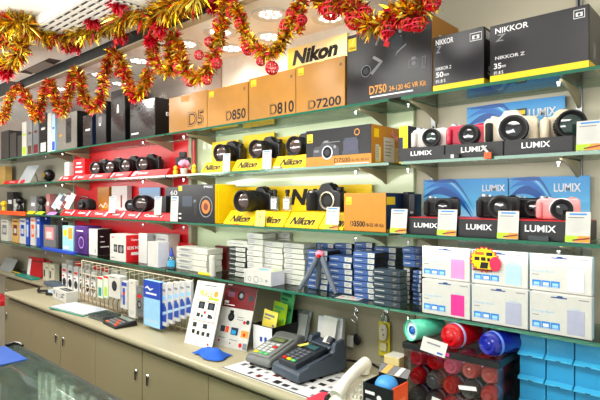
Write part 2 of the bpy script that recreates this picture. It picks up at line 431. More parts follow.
cabinet(e4+.01, e60, 1.28, 'beige counter cabinet with two doors at the open end of the counter', (0,), W(33,1.28))
cabinet(e60, e142, 1.28, 'beige two-door counter cabinet under the folder and clear trays', (0,), W(95,1.28))
cabinet(e142, -1.22, 1.28, 'beige two-door counter cabinet under the price boards', (0,), W(208,1.28))
cabinet(-1.22, -.25, 1.28, 'beige two-door counter cabinet under the telephone', (0,))
cabinet(-5.2, e4-.01, 1.61, 'set-back beige cabinet with small dark handle at the far end', (0,))
# ---- red stool in the gap
t = empty('stool', (-4.55, 1.36, 0))
MB().lathe([(.13,.70),(.155,.705),(.16,.73),(.15,.755),(.0001,.765)], (0,0,0), 'z', mat('red_vinyl',(190,30,40),.35), 24).build('seat', t)
for i in range(4):
    a = math.pi/4+i*math.pi/2; MB().tube([(.11*math.cos(a),.11*math.sin(a),.70),(.15*math.cos(a),.15*math.sin(a),.001)], .012, mat('stool_wood',(120,70,36),.5)).build('leg', t)
T(t, 'round red padded stool standing in front of the set-back counter', 'stool')
# ---- foreground glass showcase
gx0, gx1, gy0, gy1, gz = W(17,.8), .25, .32, .80, .905
t = empty('glass_showcase', ((gx0+gx1)/2, (gy0+gy1)/2, 0)); a, b = (gx1-gx0)/2, (gy1-gy0)/2
sg = mat_glass('showcase_glass', (224,238,230), .3, .02, .07, (200,216,204))
MB().box(-a, a, -b, b, gz-.008, gz, sg).build('glass_top', t, smooth=0)
MB().box(-a, a, b-.006, b, .45, gz-.009, sg).build('back_glass', t, smooth=0)
MB().box(-a, -a+.006, -b, b-.007, .45, gz-.009, sg).build('end_glass', t, smooth=0)
MB().box(-a, a, -b, b, .40, .45, mat('showcase_deck',(176,172,156),.5)).build('deck', t)
MB().box(-a+.02, a, -b+.01, b-.02, .06, .40, cab).build('plinth', t)
MB().box(-a, a, b-.012, b+.002, gz-.0085, gz+.001, mat('edge_alu',(92,100,92),.3,.6)).build('back_edge', t)
MB().box(-a-.002, -a+.012, -b, b+.002, gz-.01, gz+.0015, black2).build('end_edge', t)
MB().box(-a+.02, a, -b+.05, b-.008, .665, .672, sg).build('inner_shelf', t, smooth=0)
MB().tube([(-a+.005,b-.05,gz+.004),(-a+.005,b-.012,gz+.009),(-a+.03,b+.002,gz+.006),(-a+.06,b+.002,gz+.003)], .006, black2).build('corner_guard', t)
T(t, 'glass-topped showcase in the near corner of the shop', 'showcase')
# things in and on the showcase
sd = GD(34,359,gz+.004)
o = MB().box(-.132,.132,-.17,.17,0,.004, mat('blue_sheet',(34,80,160),.5)).build('plastic_folder', None, .001, loc=(-2.285,.578,gz+.0018), rz=0)
T(o, 'blue plastic folder lying on the glass showcase', 'folder')
for i in range(15):
    x = -2.05+i*.052
    o = MB().box(-.017,.017,-.008,.008,0,.205+.006*(i%3), white, front=offwhite).build('upright_pack', None, .001, loc=(x, .762+.005*(i%3), .6735), rz=random.uniform(-.2,.2))
    marks(o, 'printed_label', (.017,.0082,0),(-.034,0,0),(0,0,.185), [('r',.1,.6,.9,.9,lgrey),('r',.1,.2,.7,.3,greyink),('r',.1,.4,.8,.46,greyink)], back=white)
    T(o, 'small white pack standing upright behind the glass of the near showcase', 'pack', 'white packs inside the glass showcase')
def _rowlabel(): pass
o = MB().box(-.06,.06,-.05,.05,0,.03, white).build('white_carton', None, .002, loc=(-1.22,.70,.6735), rz=.3)
T(o, 'flat white carton lying on the inner glass shelf of the showcase', 'box')
o = MB().box(-.09,.09,-.06,.06,0,.05, mat('clear_tinted',(210,206,196),.2)).build('acrylic_box', None, .003, loc=(-2.2,.55,.6735))
marks(o, 'printed_label', (-.09,-.06,.05),(.18,0,0),(0,.12,0), [('r',.15,.3,.5,.8,red),('r',.55,.2,.85,.7,lime),('r',.2,.1,.5,.25,whiteink)])
T(o, 'printed acrylic box with red and lime marks inside the showcase under the blue folder', 'box')

def fill_lamp(kind, loc, rot, e, sx, sy=None, col=(1,.98,.94)):
    ld = bpy.data.lights.new('fill_light', kind); ld.energy = e; ld.color = col
    if kind == 'AREA': ld.shape = 'RECTANGLE'; ld.size = sx; ld.size_y = sy or sx
    lo = bpy.data.objects.new('fill_light', ld); C.objects.link(lo); lo.location = loc; lo.rotation_euler = rot
fill_lamp('AREA', (-1.6,.1,1.75), (math.radians(180-35),0,0), 26, 3.0, .3)  # added uplight without a fixture, brightens soffit and ceiling
fill_lamp('AREA', (-4.6,.1,1.75), (math.radians(180-35),0,0), 26, 2.0, .3)  # same added uplight for the far end
fill_lamp('AREA', ((gx0+gx1)/2, .42, gz-.03), (math.radians(40),0,0), 22, 2.2, .05)  # fill light added inside the showcase to brighten its contents
# ================================================================== CAMERA MAKERS
def lens_parts(par, c, r, L, lm=None, ring=None, glassm=None, zoom=True, hood=True):
    lm = lm or black; x, y, z = c
    prof = [(r*.86,0),(r*.88,L*.10),(r*.97,L*.14),(r*.97,L*.30),(r,L*.33),(r,L*.60),(r*.95,L*.63),(r*.95,L*.78),(r*1.03,L*.82),(r*1.04,L),(r*.93,L),(r*.80,L*.93),(r*.72,L*.90)]
    mats = [lm]*12; mats[10] = mats[11] = inside
    if ring: mats[7] = ring
    o = MB().lathe(prof, c, '-y', lm, 32, close=False, mats=mats).build('lens', par)
    MB().lathe([(r*.74,L*.905),(r*.55,L*.935),(r*.3,L*.955),(.0001,L*.96)], c, '-y', glassm or lensglass, 24, close=False).build('lens_glass', o)
    if zoom:
        mb = MB(); n = 28
        for i in range(n):
            a = 2*math.pi*i/n; ca, sa = math.cos(a), math.sin(a); rr = r*1.0; w = r*.06
            pts = [(x+ca*rr-sa*w, z+sa*rr+ca*w),(x+ca*rr+sa*w, z+sa*rr-ca*w),(x+ca*(rr+.0022)+sa*w*.7, z+sa*(rr+.0022)-ca*w*.7),(x+ca*(rr+.0022)-sa*w*.7, z+sa*(rr+.0022)+ca*w*.7)]
            mb.prism(pts, 'y', y-L*.58, y-L*.35, rubber)
        mb.build('zoom_ring', o)
    return o
def dslr(label, loc, rz, s=1, r=.036, L=.08, ring=None, lens=True, glassm=None, body=None, gripm=None, group=None, name='reflex_camera', lensm=None):
    bm_ = body or black; t = empty(name, loc, rz); t.scale = (s,s,s)
    pts = [(-.068,0),(.066,0),(.069,.010),(.069,.066),(.060,.077),(.036,.080),(.026,.098),(.016,.104),(-.012,.104),(-.022,.098),(-.032,.082),(-.060,.079),(-.069,.070),(-.069,.010)]
    b = MB().prism(pts, 'y', -.018, .032, bm_).build('body', t, .006, 40, seg=3)
    MB().prism([(-.073,-.014),(-.073,-.040),(-.064,-.050),(-.050,-.050),(-.042,-.040),(-.040,-.014)], 'z', .001, .070, gripm or rubber).build('grip', t, .006)
    MB().lathe([(.015,0),(.015,.011),(.013,.013),(.0001,.013)], (.050,.008,.0775), 'z', bm_, 20).build('mode_dial', t)
    MB().lathe([(.0075,0),(.0075,.006),(.0055,.008),(.0001,.008)], (-.055,-.030,.070), 'z', silver if body is None else bm_, 16).build('shutter_button', t)
    MB().box(-.009,.013,-.004,.018,.1045,.1085, steel).build('hot_shoe', t, .001)
    for sx in (-1,1): MB().tube([(sx*.069,.004,.060),(sx*.078,.004,.064),(sx*.078,.004,.054),(sx*.069,.004,.056)], .0018, steel, 6).build('strap_lug', t)
    MB().box(-.020,.024,-.0195,-.0182,.088,.096, bm_).build('name_plate', t)
    lc = (.010,-.018,.040)
    if lens: lens_parts(t, lc, r, L, lensm, ring, glassm)
    else:
        o = MB().lathe([(.034,0),(.034,.004),(.029,.005),(.027,.001),(.026,-.004)], lc, '-y', mount, 32, close=False).build('mount_ring', t)
        MB().lathe([(.0265,.0005),(.0001,-.001)], lc, '-y', inside, 24, close=False).build('mirror_box', o)
    T(t, label, 'camera', group); return t
def compact(label, loc, rz, body, front, r=.028, L=.032, s=1, lensm=None, ring=None, glassm=None, hump=False, grip=None, group=None, toptrim=None):
    t = empty('compact_camera', loc, rz); t.scale = (s,s,s)
    pts = [(-.054,0),(.054,0),(.058,.006),(.058,.055),(.052,.063),(-.050,.063),(-.058,.056),(-.058,.006)]
    if hump: pts = [(-.060,0),(.060,0),(.064,.006),(.064,.055),(.056,.064),(.026,.067),(.018,.082),(-.014,.082),(-.024,.067),(-.056,.064),(-.064,.056),(-.064,.006)]
    MB().prism(pts, 'y', -.016, .018, body).build('body', t, .005, 40, seg=3)
    MB().prism([(-.050,.008),(.050,.008),(.050,.048),(-.050,.048)], 'y', -.0175, -.0155, front).build('front_skin', t, .003)
    MB().prism([(-.060,-.013),(-.060,-.026),(-.054,-.032),(-.044,-.030),(-.040,-.013)], 'z', .004, .052, grip or front).build('grip', t, .004)
    MB().box(.030,.046,-.008,.010,.063,.067, toptrim or body).build('pop_up_flash', t, .002)
    zt = .0635 if not hump else .065
    MB().lathe([(.009,0),(.009,.007),(.008,.008),(.0001,.008)], (-.040,.002,zt-.001), 'z', silver, 18).build('mode_dial', t)
    MB().lathe([(.0055,0),(.0055,.004),(.0001,.0045)], (-.022,-.004,zt-.001), 'z', silver, 14).build('shutter_button', t)
    c = (.008,-.0175,.031); lm = lensm or black
    prof = [(r*.98,0),(r*1.05,L*.10),(r*1.05,L*.30),(r*.98,L*.34),(r*.98,L*.70),(r*.90,L*.74),(r*.90,L),(r*.80,L),(r*.55,L*.88),(r*.48,L*.86)]
    mats = [lm]*9; mats[4] = mats[5] = mats[6] = black2; mats[7] = mats[8] = inside; mats[0] = mats[1] = ring or lm
    o = MB().lathe(prof, c, '-y', lm, 32, close=False, mats=mats).build('lens', t)
    MB().lathe([(r*.52,L*.865),(r*.3,L*.90),(.0001,L*.915)], c, '-y', glassm or lensglass, 24, close=False).build('lens_glass', o)
    MB().lathe([(r*.80,L*.99),(r*.62,L*.91),(r*.60,L*.90)], c, '-y', black2, 24, close=False).build('filter_ring', o)
    T(t, label, 'camera', group); return t
def wedge(label, px0, px1, D, z, h, d, m, text, top=None, tm=None, lay=.35, group=None, bold=.02, shear=0, u=(.22,.8), v=(.25,.75), name='display_stand', extra=()):
    x0, x1 = W(px0,D), W(px1,D); w = x1-x0
    o = MB().prism([(0,0),(0,h*.12),(lay*h,h),(d,h),(d,0)], 'x', -w/2, w/2, m).build(name, None, .0012, 30, ((x0+x1)/2, D, z))
    if top:
        MB().box(-w/2+.002, w/2-.002, lay*h+.002, d-.002, h+.0002, h+.0022, top).build('top_plate', o)
    it = list(extra)
    if text: it.append(('t', text, u[0], v[0], u[1], v[1], tm or ink, bold, shear))
    if it: marks(o, 'printed_panel', (-w/2,0,h*.12), (w,0,0), (0,lay*h,h*.88), it, lift=.0009, back=m)
    T(o, label, 'display stand', group); return o
def price_card(px0, px1, py0, D, z, label, tilt=.18, band=True, group='printed price cards standing on the shelves', rz=0, body=None):
    x0, x1 = W(px0,D), W(px1,D); w = abs(x1-x0); h = max(.02, Z((px0+px1)/2, py0, D)-z)
    t = empty('price_card', ((x0+x1)/2, D, z), rz)
    k = tilt*h
    MB().prism([(0,.001),(.0012,.001),(.0012+k,h),(k,h)], 'x', -w/2, w/2, body or white).build('card', t)
    MB().box(-w/2+.002, w/2-.002, -.004, .030, 0, .0009, clear).build('card_foot', t, smooth=0)
    it = [('r',.15,.90,.85,.95,blueprint),('r',.1,.80,.75,.83,greyink)]
    for i in range(6): it.append(('r',.1,.72-i*.075,.1+.8*random.uniform(.55,1),.735-i*.075,lgrey))
    if band: it += [('r',0,.02,1,.22,orangeink),('p',[(.0,.02),(.35,.02),(.55,.22),(.0,.22)],lime),('p',[(.3,.05),(.98,.13),(.98,.18),(.3,.10)],darkred)]
    marks(t, 'printed_text', (-w/2,0,.001), (w,0,0), (0,k,h-.001), it, lift=.0008)
    T(t, label, 'price card', group); return t
def yellow_logo(u0, v0, u1, v1):
    return [('r',u0,v0,u1,v1,yellow),('t','Nikon',u0+(u1-u0)*.1,v0+(v1-v0)*.12,u0+(u1-u0)*.9,v0+(v1-v0)*.34,ink,.02,.2),
            ('p',[(u0+(u1-u0)*.35,v0+(v1-v0)*.4),(u0+(u1-u0)*.5,v0+(v1-v0)*.4),(u0+(u1-u0)*.85,v1),(u0+(u1-u0)*.6,v1)],yellow2)]
# ================================================================== SHELF 1
# gold cartons
gw = ('gold camera carton on the top shelf, ')
for (a, b, pt, txt, uv, lab, outline) in (
    (169,207,94,'D5',(.52,.10,.93,.50),'gold camera carton at the far end of the gold row, touching the black cartons',0),
    (207.4,248,86,'D850',(.48,.10,.95,.36),'gold camera carton second in the row counting from the black cartons',0),
    (249,295.5,73.5,'D810',(.47,.06,.97,.32),'gold camera carton third in the row, with a light sheen under the downlight',0),
    (296,345,61,'D7200',(.26,.05,.93,.24),'gold camera carton standing against the big black carton',0)):
    o = pcarton('camera_carton', lab, 'box', a, b, pt, 1.525, S1+.001, .19, gold, right=goldside, top=gold2, group='gold camera cartons')
    it = yellow_logo(.05,.80,.17,.95) + [('t',txt,uv[0],uv[1],uv[2],uv[3],ink,.022), ('r',.46,.985,.60,.998,yellow2)]
    if txt == 'D5': it = [('r',.33,.80,.56,.97,gold2)] + [('t','D5',uv[0],uv[1],uv[2],uv[3],ink,.035),('t','D5',uv[0]+.012,uv[1]+.012,uv[2]-.012,uv[3]-.012,gold,-.018),]
    else:
        it.append(('t',txt[0],uv[0]+.008,uv[1]+.012,uv[0]+.002+(uv[2]-uv[0])/len(txt)*.95,uv[3]-.012,gold,-.022))
        it.append(('c',.92,.84,.022,ink)); it.append(('c',.92,.84,.012,gold))
    mark_front(o, it)
# big black carton
o = pcarton('camera_carton', 'large black camera kit carton with yellow corner logo, biggest box on the top shelf', 'box', 347, 432, 25, 1.515, S1+.001, .20, boxblack, right=gold2, top=boxblack)
it = yellow_logo(.02,.77,.125,.95)+[('t','D750',.29,.10,.50,.22,orangeink,.02),('t','24-120 4G VR Kit',.53,.105,.94,.175,orangeink,.015)]
it += [('r',.30,.055,.80,.075,whiteink)]
it += [('p',[(.20,.42),(.24,.36),(.30,.34),(.46,.50),(.44,.60),(.36,.64)],black),('p',[(.42,.50),(.62,.62),(.72,.70),(.70,.84),(.60,.95),(.48,.92),(.36,.78)],black2),('p',[(.30,.40),(.44,.55),(.46,.53),(.33,.37)],greyp),('p',[(.36,.78),(.42,.92),(.44,.92),(.38,.76)],greyp),('p',[(.60,.55),(.62,.62),(.72,.70),(.73,.68),(.63,.60)],greyp),('c',.66,.80,.016,greyink),('c',.60,.70,.010,greyink),('r',.45,.84,.56,.86,greyink),('c',.62,.74,.07,slate2),('c',.25,.44,.062,midgrey),('c',.25,.44,.056,inside),('c',.25,.44,.035,slate2),
       ('p',[(.33,.60),(.42,.52),(.44,.55),(.35,.63)],midgrey),('p',[(.42,.93),(.47,.86),(.49,.88),(.45,.95)],midgrey),('c',.66,.88,.02,greyp),('p',[(.46,.74),(.52,.70),(.54,.76),(.49,.81)],red)]
it += [('r',.755,.36,.86,.47,greyink),('r',.76,.365,.855,.465,boxblack),('c',.81,.415,.022,greyink),('r',.785,.46,.83,.50,greyink),('r',.90,.33,.94,.48,greyink),('r',.905,.34,.935,.47,boxblack)]
mark_front(o, it, 'printed_picture'); mark_right(o, [('r',.25,.55,.6,.78,whiteink)])
# black lens cartons
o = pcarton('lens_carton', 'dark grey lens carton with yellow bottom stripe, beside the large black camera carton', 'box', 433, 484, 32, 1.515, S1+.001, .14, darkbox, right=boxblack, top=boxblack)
lensmark = lambda n, f: [('r',0,0,1,.11,yellow),('t','NIKKOR',.06,.84,.42,.94,whiteink,.02),('p',[(.06,.70),(.16,.70),(.14,.72),(.10,.72),(.18,.82),(.08,.82),(.10,.80),(.14,.80)],midgrey),('t','NIKKOR Z',.06,.38,.38,.44,whiteink,.015),('t',n,.06,.25,.22,.35,whiteink,.03),('t','mm',.23,.26,.33,.30,whiteink,.01),('t',f,.06,.15,.26,.21,whiteink,.02)]
camicon = lambda u, v, w: [('r',u,v,u+w,v+.14,whiteink),('r',u+.006,v+.01,u+w-.006,v+.13,darkbox),('r',u+w*.2,v+.03,u+w*.8,v+.095,whiteink),('c',u+w*.5,v+.06,w*.13,darkbox)]
mark_front(o, lensmark('50','f/1.8 S')+camicon(.74,.78,.22)); mark_right(o, [('r',0,0,1,.11,yellow),('r',.1,.8,.9,.95,whiteink),('t','50',.2,.2,.8,.35,whiteink,.02)])
o = pcarton('lens_carton', 'wide dark grey lens carton with yellow bottom stripe at the shelf end', 'box', 490, 589, 15, 1.505, S1+.001, .15, darkbox, right=boxblack, top=boxblack)
mark_front(o, lensmark('35','f/1.8 S')[:-3]+[('t','35',.045,.22,.13,.32,whiteink,.03),('t','mm',.135,.23,.18,.27,whiteink,.01),('t','f/1.8 S',.045,.12,.15,.18,whiteink,.02)]+camicon(.86,.80,.105)); mark_right(o, [('r',0,0,1,.11,yellow),('r',.3,.2,.5,.45,greyink)])
# shiny black cartons of the red bay
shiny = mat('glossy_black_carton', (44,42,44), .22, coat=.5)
shinyg = mat('glossy_grey_carton', (120,116,108), .25, coat=.3)
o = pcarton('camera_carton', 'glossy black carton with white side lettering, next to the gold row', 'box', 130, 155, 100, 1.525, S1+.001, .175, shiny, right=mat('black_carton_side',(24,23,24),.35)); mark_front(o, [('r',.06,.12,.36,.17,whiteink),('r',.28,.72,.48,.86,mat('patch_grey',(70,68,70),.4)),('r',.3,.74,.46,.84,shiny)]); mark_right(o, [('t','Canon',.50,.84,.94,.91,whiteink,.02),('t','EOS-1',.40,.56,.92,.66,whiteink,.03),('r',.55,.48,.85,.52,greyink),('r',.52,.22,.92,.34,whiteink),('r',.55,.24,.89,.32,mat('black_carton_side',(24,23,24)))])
o = pcarton('camera_carton', 'tall glossy black carton rising above its neighbours', 'box', 111, 125, 90, 1.53, S1+.001, .16, shiny, right=boxblack); mark_front(o, [('r',.4,.55,.6,.66,greyink),('r',.45,.57,.55,.72,whiteink)])
o = pcarton('camera_carton', 'glossy black carton between the tall black one and the narrow one', 'box', 96, 106, 102, 1.53, S1+.001, .12, shiny, right=boxblack); mark_front(o, [('r',.25,.5,.6,.66,greyink),('r',.3,.45,.5,.5,whiteink)])
o = pcarton('camera_carton', 'narrow black carton with one white mark, beside the wide grey carton', 'box', 83, 92, 115, 1.53, S1+.001, .10, shiny, right=navy); mark_front(o, [('r',.3,.5,.8,.56,whiteink)])
o = pcarton('camera_carton', 'wide silver grey carton with a dark phone picture', 'box', 57.5, 77, 113, 1.54, S1+.001, .09, shinyg, right=boxblack); mark_front(o, [('r',.45,.2,.72,.85,darkbox),('r',.5,.3,.68,.75,shiny),('r',.1,.4,.25,.46,gold)])
small = [(52,55,114,paleblue,'slim pale blue upright carton beside the wide silver grey carton',blue),(47.5,51.5,113,white,'slim white upright carton on the far top shelf',lgrey),(40,46.5,114,boxblack,'black upright carton with white label in the far group',white),(33,38.5,118,greyp,'medium grey upright carton in the far group',darkred),(27.5,32,120,midgrey,'brownish upright carton second from the far end',brown),(22,26.5,122,offwhite,'pale upright carton with lime edge at the far end of the top shelf',lime)]
for a, b, pt, m, lab, mk in small:
    o = pcarton('camera_carton', lab, 'box', a, b, pt, 1.53, S1+.001, .12, m, group=None)
    mark_front(o, [('r',.1,.05,.9,.28,mk),('r',.2,.6,.8,.66,mk)])
# yellow wall sign
o = MB().box(-.5,.5,0,.012,0,1, mat_grad('sign_yellow',(240,200,30),(250,232,150),'X',.4,(232,226,190))).build('wall_sign', None)
xa, xb = W(288,1.715), W(347,1.715); za, zb = 1.96, Z(343,34,1.715)
o.scale = (xb-xa,1,zb-za); o.location = ((xa+xb)/2,1.715,za)
marks(o, 'lettering', (-.5,0,0), (1,0,0), (0,0,1), [('t','Nikon',.08,(Z(316,60.5,1.715)-za)/(zb-za),.86,(Z(316,45,1.715)-za)/(zb-za),ink,.05,.22)], lift=.0006, back=None)
T(o, 'pale yellow wall sign with bold slanted black lettering behind the gold cartons', 'sign')
# round white patterned sticker on upper wall
o = MB().lathe([(.0001,.001),(.07,.001),(.07,0)], (0,0,0), '-y', mat('sticker_beige',(190,176,160),.5), 28, close=False).build('wall_sticker', None, loc=(W(160,1.70),WALL-.0315,2.14))
mb = MB()
for k in range(12): a = k*math.pi/6; mb.lathe([(.0001,.0016),(.009,.0016)], (.05*math.cos(a),0,.05*math.sin(a)), '-y', whiteink, 10, close=False)
mb.lathe([(.025,.0016),(.032,.0016)], (0,0,0), '-y', whiteink, 24, close=False); mb.build('printed_pattern', o)
T(o, 'round beige sticker with white dots on the upper wall above the black cartons', 'sticker')
# ================================================================== SHELF 2
# lumix bay: stands
st = S2+.0008; LH = .046
lk = dict(group='black lettered stands on the shelf of coloured cameras', lay=.04, name='display_stand')
stand2 = mat('stand_black', (34,35,37), .5)
wedge('low black lettered stand under the small white camera', 399, 444.3, 1.515, st, LH, .17, stand2, 'LUMIX', tm=whiteink, u=(.27,.74), v=(.3,.68), **lk)
wedge('low black lettered stand under the red camera', 445, 503.3, 1.515, st, LH, .17, stand2, 'LUMIX', tm=whiteink, u=(.29,.74), v=(.3,.72), **lk)
wedge('low black lettered stand under the cream camera with the big zoom', 504, 573, 1.515, st, LH, .17, stand2, 'LUMIX', tm=whiteink, u=(.27,.69), v=(.32,.74), **lk)
o = MB().box(0,.06,0,.03,0,.014, black2).build('label_clip', None, .001, loc=(W(441,1.505),1.5015,st+.0002), rz=0)
o.location.y = 1.5; o.location.z = st
o.location.x = W(441,1.5); o.scale = (1,.4,1)
marks(o,'printed_label',(0,0,0),(.06,0,0),(0,0,.014),[('r',.55,.1,.72,.9,whiteink)]); T(o,'small black label clip below the stand under the red camera','clip')
o = MB().box(-.011,.011,0,.004,-.02,.0, orange).build('security_tag', None, .001, loc=(W(488,1.492),1.488,st+.012))
MB().tube([(0,.002,-.001),(-.01,.004,.01),(-.018,.008,.02)], .004, white).build('tag_cord', o)
T(o, 'orange and white security tag hanging over the shelf edge below the red camera', 'tag')
TZ = st+LH+.0008
compact('small white camera with silver lens on black lettered stand', (W(428.5,1.58),1.60,TZ), .30, whitepaint, whitepaint, r=.030, L=.034, s=1.08, lensm=silverpaint, ring=silver, glassm=lensglassg, toptrim=silverpaint)
compact('crimson red camera with black pancake lens', (W(465,1.58),1.60,TZ), .26, crimson, crimson, r=.031, L=.026, s=1.08, lensm=black)
compact('cream camera with black grip and silver-rimmed lens', (W(507,1.58),1.615,TZ), .28, creampaint, creampaint, r=.036, L=.034, s=1.24, lensm=silverpaint, ring=silver, hump=True, grip=rubber)
dslr('cream camera body behind a large black zoom lens', (W(559,1.60),1.635,TZ), .40, s=.87, r=.044, L=.10, glassm=lensglassg, body=creampaint, gripm=creampaint, name='mirrorless_camera')
# poster
postm = mat_grad('poster_blue', (206,226,236), (40,140,206), 'Z', .35, (104,184,228))
def poster(px0, px1, D, z, top, label, uv, kind=0):
    x0, x1 = W(px0,D), W(px1,D); w, h = x1-x0, top-z
    o = MB().box(-w/2,w/2,0,.003,0,h, postm).build('poster_board', None, loc=((x0+x1)/2,D,z))
    it = []
    for k, (m, wd) in enumerate(((mat('swirl_dark',(20,84,160),.35),.16),(mat('swirl_mid',(30,110,190),.35),.10),(mat('swirl_pale',(150,205,232),.35),.03),(mat('swirl_dark',(20,84,160)),.07))):
        it.append(('a', [(.005+.62*j/14, min(.97,max(.03,(.55+.10*k)+.36*math.sin(.3+1.9*j/14+.12*k)-.62*(j/14)**2.2))) for j in range(15)], wd, m))
    it.append(('t','LUMIX',uv[0],uv[1],uv[2],uv[3],whiteink,.02))
    if kind: it.append(('r',.53,uv[1]-.02,.64,uv[3]+.03,boxblack)); it.append(('r',.545,uv[1]+.07,.625,uv[3]-.0,yellow))
    marks(o, 'printed_design', (-w/2,0,0), (w,0,0), (0,0,h), it, lift=.0006, back=postm)
    T(o, label, 'poster'); return o
poster(467, 565, 1.722, S2+.001, 1.876, 'blue swirl poster board behind the cream cameras', (.66,.70,.92,.84), 1)
price_card(576, 603, 120, 1.515, st, 'large printed price card at the end of the shelf beside the big zoom lens', tilt=.1)
o = pcarton('camera_carton', 'small yellow and navy carton standing behind the price tickets', 'box', 399, 408, 126, 1.60, S2+.001, .06, yellow, right=navy); mark_front(o, [('r',.0,.05,.45,.7,navy)])
# nikon bay shelf 2
o = pcarton('camera_carton', 'black and gold camera kit carton showing a camera body and lens', 'box', 306, 371.5, 127.5, 1.51, S2+.001, .20, boxblack, right=gold2, top=boxblack)
it = yellow_logo(.02,.66,.115,.90)+[('r',0,0,1,.26,gold2),('t','D7500',.46,.07,.70,.19,ink,.01),('t','18-140 VR Kit',.71,.08,.97,.15,ink,.0),('r',.47,.02,.97,.04,whiteink),
  ('p',[(.12,.27),(.12,.46),(.16,.53),(.24,.55),(.28,.66),(.35,.68),(.40,.60),(.48,.55),(.53,.48),(.53,.27)],mat('camera_print_grey',(66,66,72),.4)),('c',.35,.36,.085,silver),('c',.35,.36,.07,inside),('c',.35,.36,.04,slate2),('r',.30,.62,.37,.68,midgrey),('r',.14,.38,.22,.44,greyp),('c',.47,.50,.02,midgrey),
  ('r',.585,.27,.83,.36,slate),('r',.60,.36,.82,.64,mat('lens_print',(70,70,92),.4)),('r',.62,.64,.80,.70,slate),('c',.80,.83,.040,orangeink),('c',.80,.83,.030,boxblack),('r',.28,.62,.55,.64,greyp)]
mark_front(o, it, 'printed_picture'); mark_right(o, [('r',.08,.68,.24,.90,yellow),('r',.12,.05,.3,.45,yellow2)])
xx = W(371.5,1.51)
def side_ticket(dy, dz, w, h, m, label, rot=0):
    o = MB().box(0,.0008,-w/2,w/2,0,h, m).build('price_ticket', None, loc=(xx+.0015,1.51+dy,S2+.001+dz))
    o.rotation_euler = (rot,0,0)
    marks(o, 'printed_text', (.0008,-w/2,0), (0,w,0), (0,0,h), [('r',.1,.8-i*.14,.1+random.uniform(.5,.8),.84-i*.14,greyink) for i in range(5)])
    T(o, label, 'ticket'); return o
side_ticket(.115,.010,.075,.092, white, 'white price ticket stuck on the gold end of the black and gold carton')
side_ticket(.035,.012,.022,.060, offwhite, 'narrow cream ticket on the gold end of the black and gold carton')
side_ticket(.150,.104,.05,.020, mat('pink_ticket',(240,150,140),.5), 'pink slanted sticker above the white price ticket', -.5)
side_ticket(.175,.012,.03,.055, mat('tan_ticket',(216,190,130),.5), 'tan ticket behind the white price ticket')
# yellow backing boards + stands + cameras
for (a, b, pt, lab) in ((243,274,134,'yellow backing board behind the middle black camera'),(276,304,136,'yellow backing board behind the camera nearest the black and gold carton'),(212,238,141,'yellow backing board behind the camera nearest the flowers')):
    o = pcarton('backing_board', lab, 'board', a, b, pt, 1.70, S2+.001, .006, yellow, bevel=.0005)
nst = dict(group='yellow lettered stands on the camera shelf', lay=.55, name='display_stand', shear=.2, bold=.05)
wedge('yellow lettered stand with the white tag, nearest the flowers', 201, 221.5, 1.515, st, .056, .17, yellow, 'Nikon', u=(.08,.86), v=(.10,.72), **nst)
wedge('yellow lettered stand in the middle of the camera shelf', 232, 261.5, 1.515, st, .056, .17, yellow, 'Nikon', u=(.16,.80), v=(.10,.72), **nst)
wedge('yellow lettered stand beside the black and gold carton', 272, 305.3, 1.515, st, .056, .17, yellow, 'Nikon', u=(.22,.86), v=(.10,.72), **nst)
TN = st+.056+.001
dslr('black reflex camera with wide lens on the yellow stand nearest the flowers', (W(226,1.60),1.640,TN), .14, s=1.0, r=.041, L=.085, glassm=lensglassw)
dslr('black reflex camera with a thick zoom lens on the middle yellow stand', (W(263.5,1.60),1.640,TN), .14, s=1.0, r=.039, L=.10, glassm=lensglassw)
dslr('black reflex camera partly hidden by the black and gold carton', (W(300,1.60),1.635,TN), .10, s=.96, r=.041, L=.085, glassm=lensglassw)
price_card(222.5, 229.5, 153.5, 1.504, st, 'white hanging tag card before the yellow stand nearest the flowers', .05, False)
price_card(262, 271, 150, 1.504, st, 'white card beside the middle yellow stand', .05, False)
o = MB().box(-.02,.02,0,.012,0,.010, lgrey).build('label_clip', None, .001, loc=(W(277,1.503),1.5005,st)); T(o,'pale grey label clip at the foot of a yellow stand','clip')
# flowers and small figures at bay joint
t = empty('flower_ornament', (W(184,1.53),1.53,S2+.001))
MB().lathe([(.016,0),(.020,.03),(.018,.032),(.0001,.03)], (0,0,0), 'z', offwhite, 16).build('pot', t)
mb = MB()
for k in range(12):
    a = k*2.4; rr = .006+.018*math.sqrt(k/12); mb.sphere((rr*math.cos(a), rr*math.sin(a), .045+.022*(1-k/14)), .012, mat('flower_pink',(238,160,190),.6), seg=8, rg=6)
mb.build('blossom', t); T(t, 'small pink flower ornament between the black webcam and the yellow stands', 'ornament')
for px, lab in ((175.5,'small yellow toy figure on the shelf nearest the red stands'),(194,'small yellow toy figure beside the yellow lettered stands')):
    t = empty('toy_figure', (W(px,1.52),1.52,S2+.001))
    MB().lathe([(.010,0),(.013,.008),(.012,.022),(.006,.028),(.0001,.029)], (0,0,0), 'z', mat('toy_yellow',(244,196,40),.4), 14).build('body', t)
    MB().sphere((0,0,.035),.011, mat('toy_yellow',(244,196,40)), seg=12, rg=8).build('head', t)
    mb = MB()
    for k in range(5): a = k*2*math.pi/5; mb.sphere((.011*math.cos(a),0,.035+.011*math.sin(a)),.005, mat('toy_yellow',(244,196,40)), seg=8, rg=6)
    mb.build('petals', t)
    T(t, lab, 'toy')
t = empty('webcam', (-2.285,1.575,S2+.001), .5); t.scale = (.9,.9,1)
MB().lathe([(.03,0),(.03,.006),(.008,.010),(.006,.05),(.0001,.05)], (0,0,0), 'z', black, 18).build('base', t)
MB().box(-.045,.045,-.02,.02,.052,.095, black).build('body', t, .006)
MB().lathe([(.016,0),(.016,.012),(.012,.012),(.0001,.010)], (0,-.02,.073), '-y', black2, 18).build('lens', t)
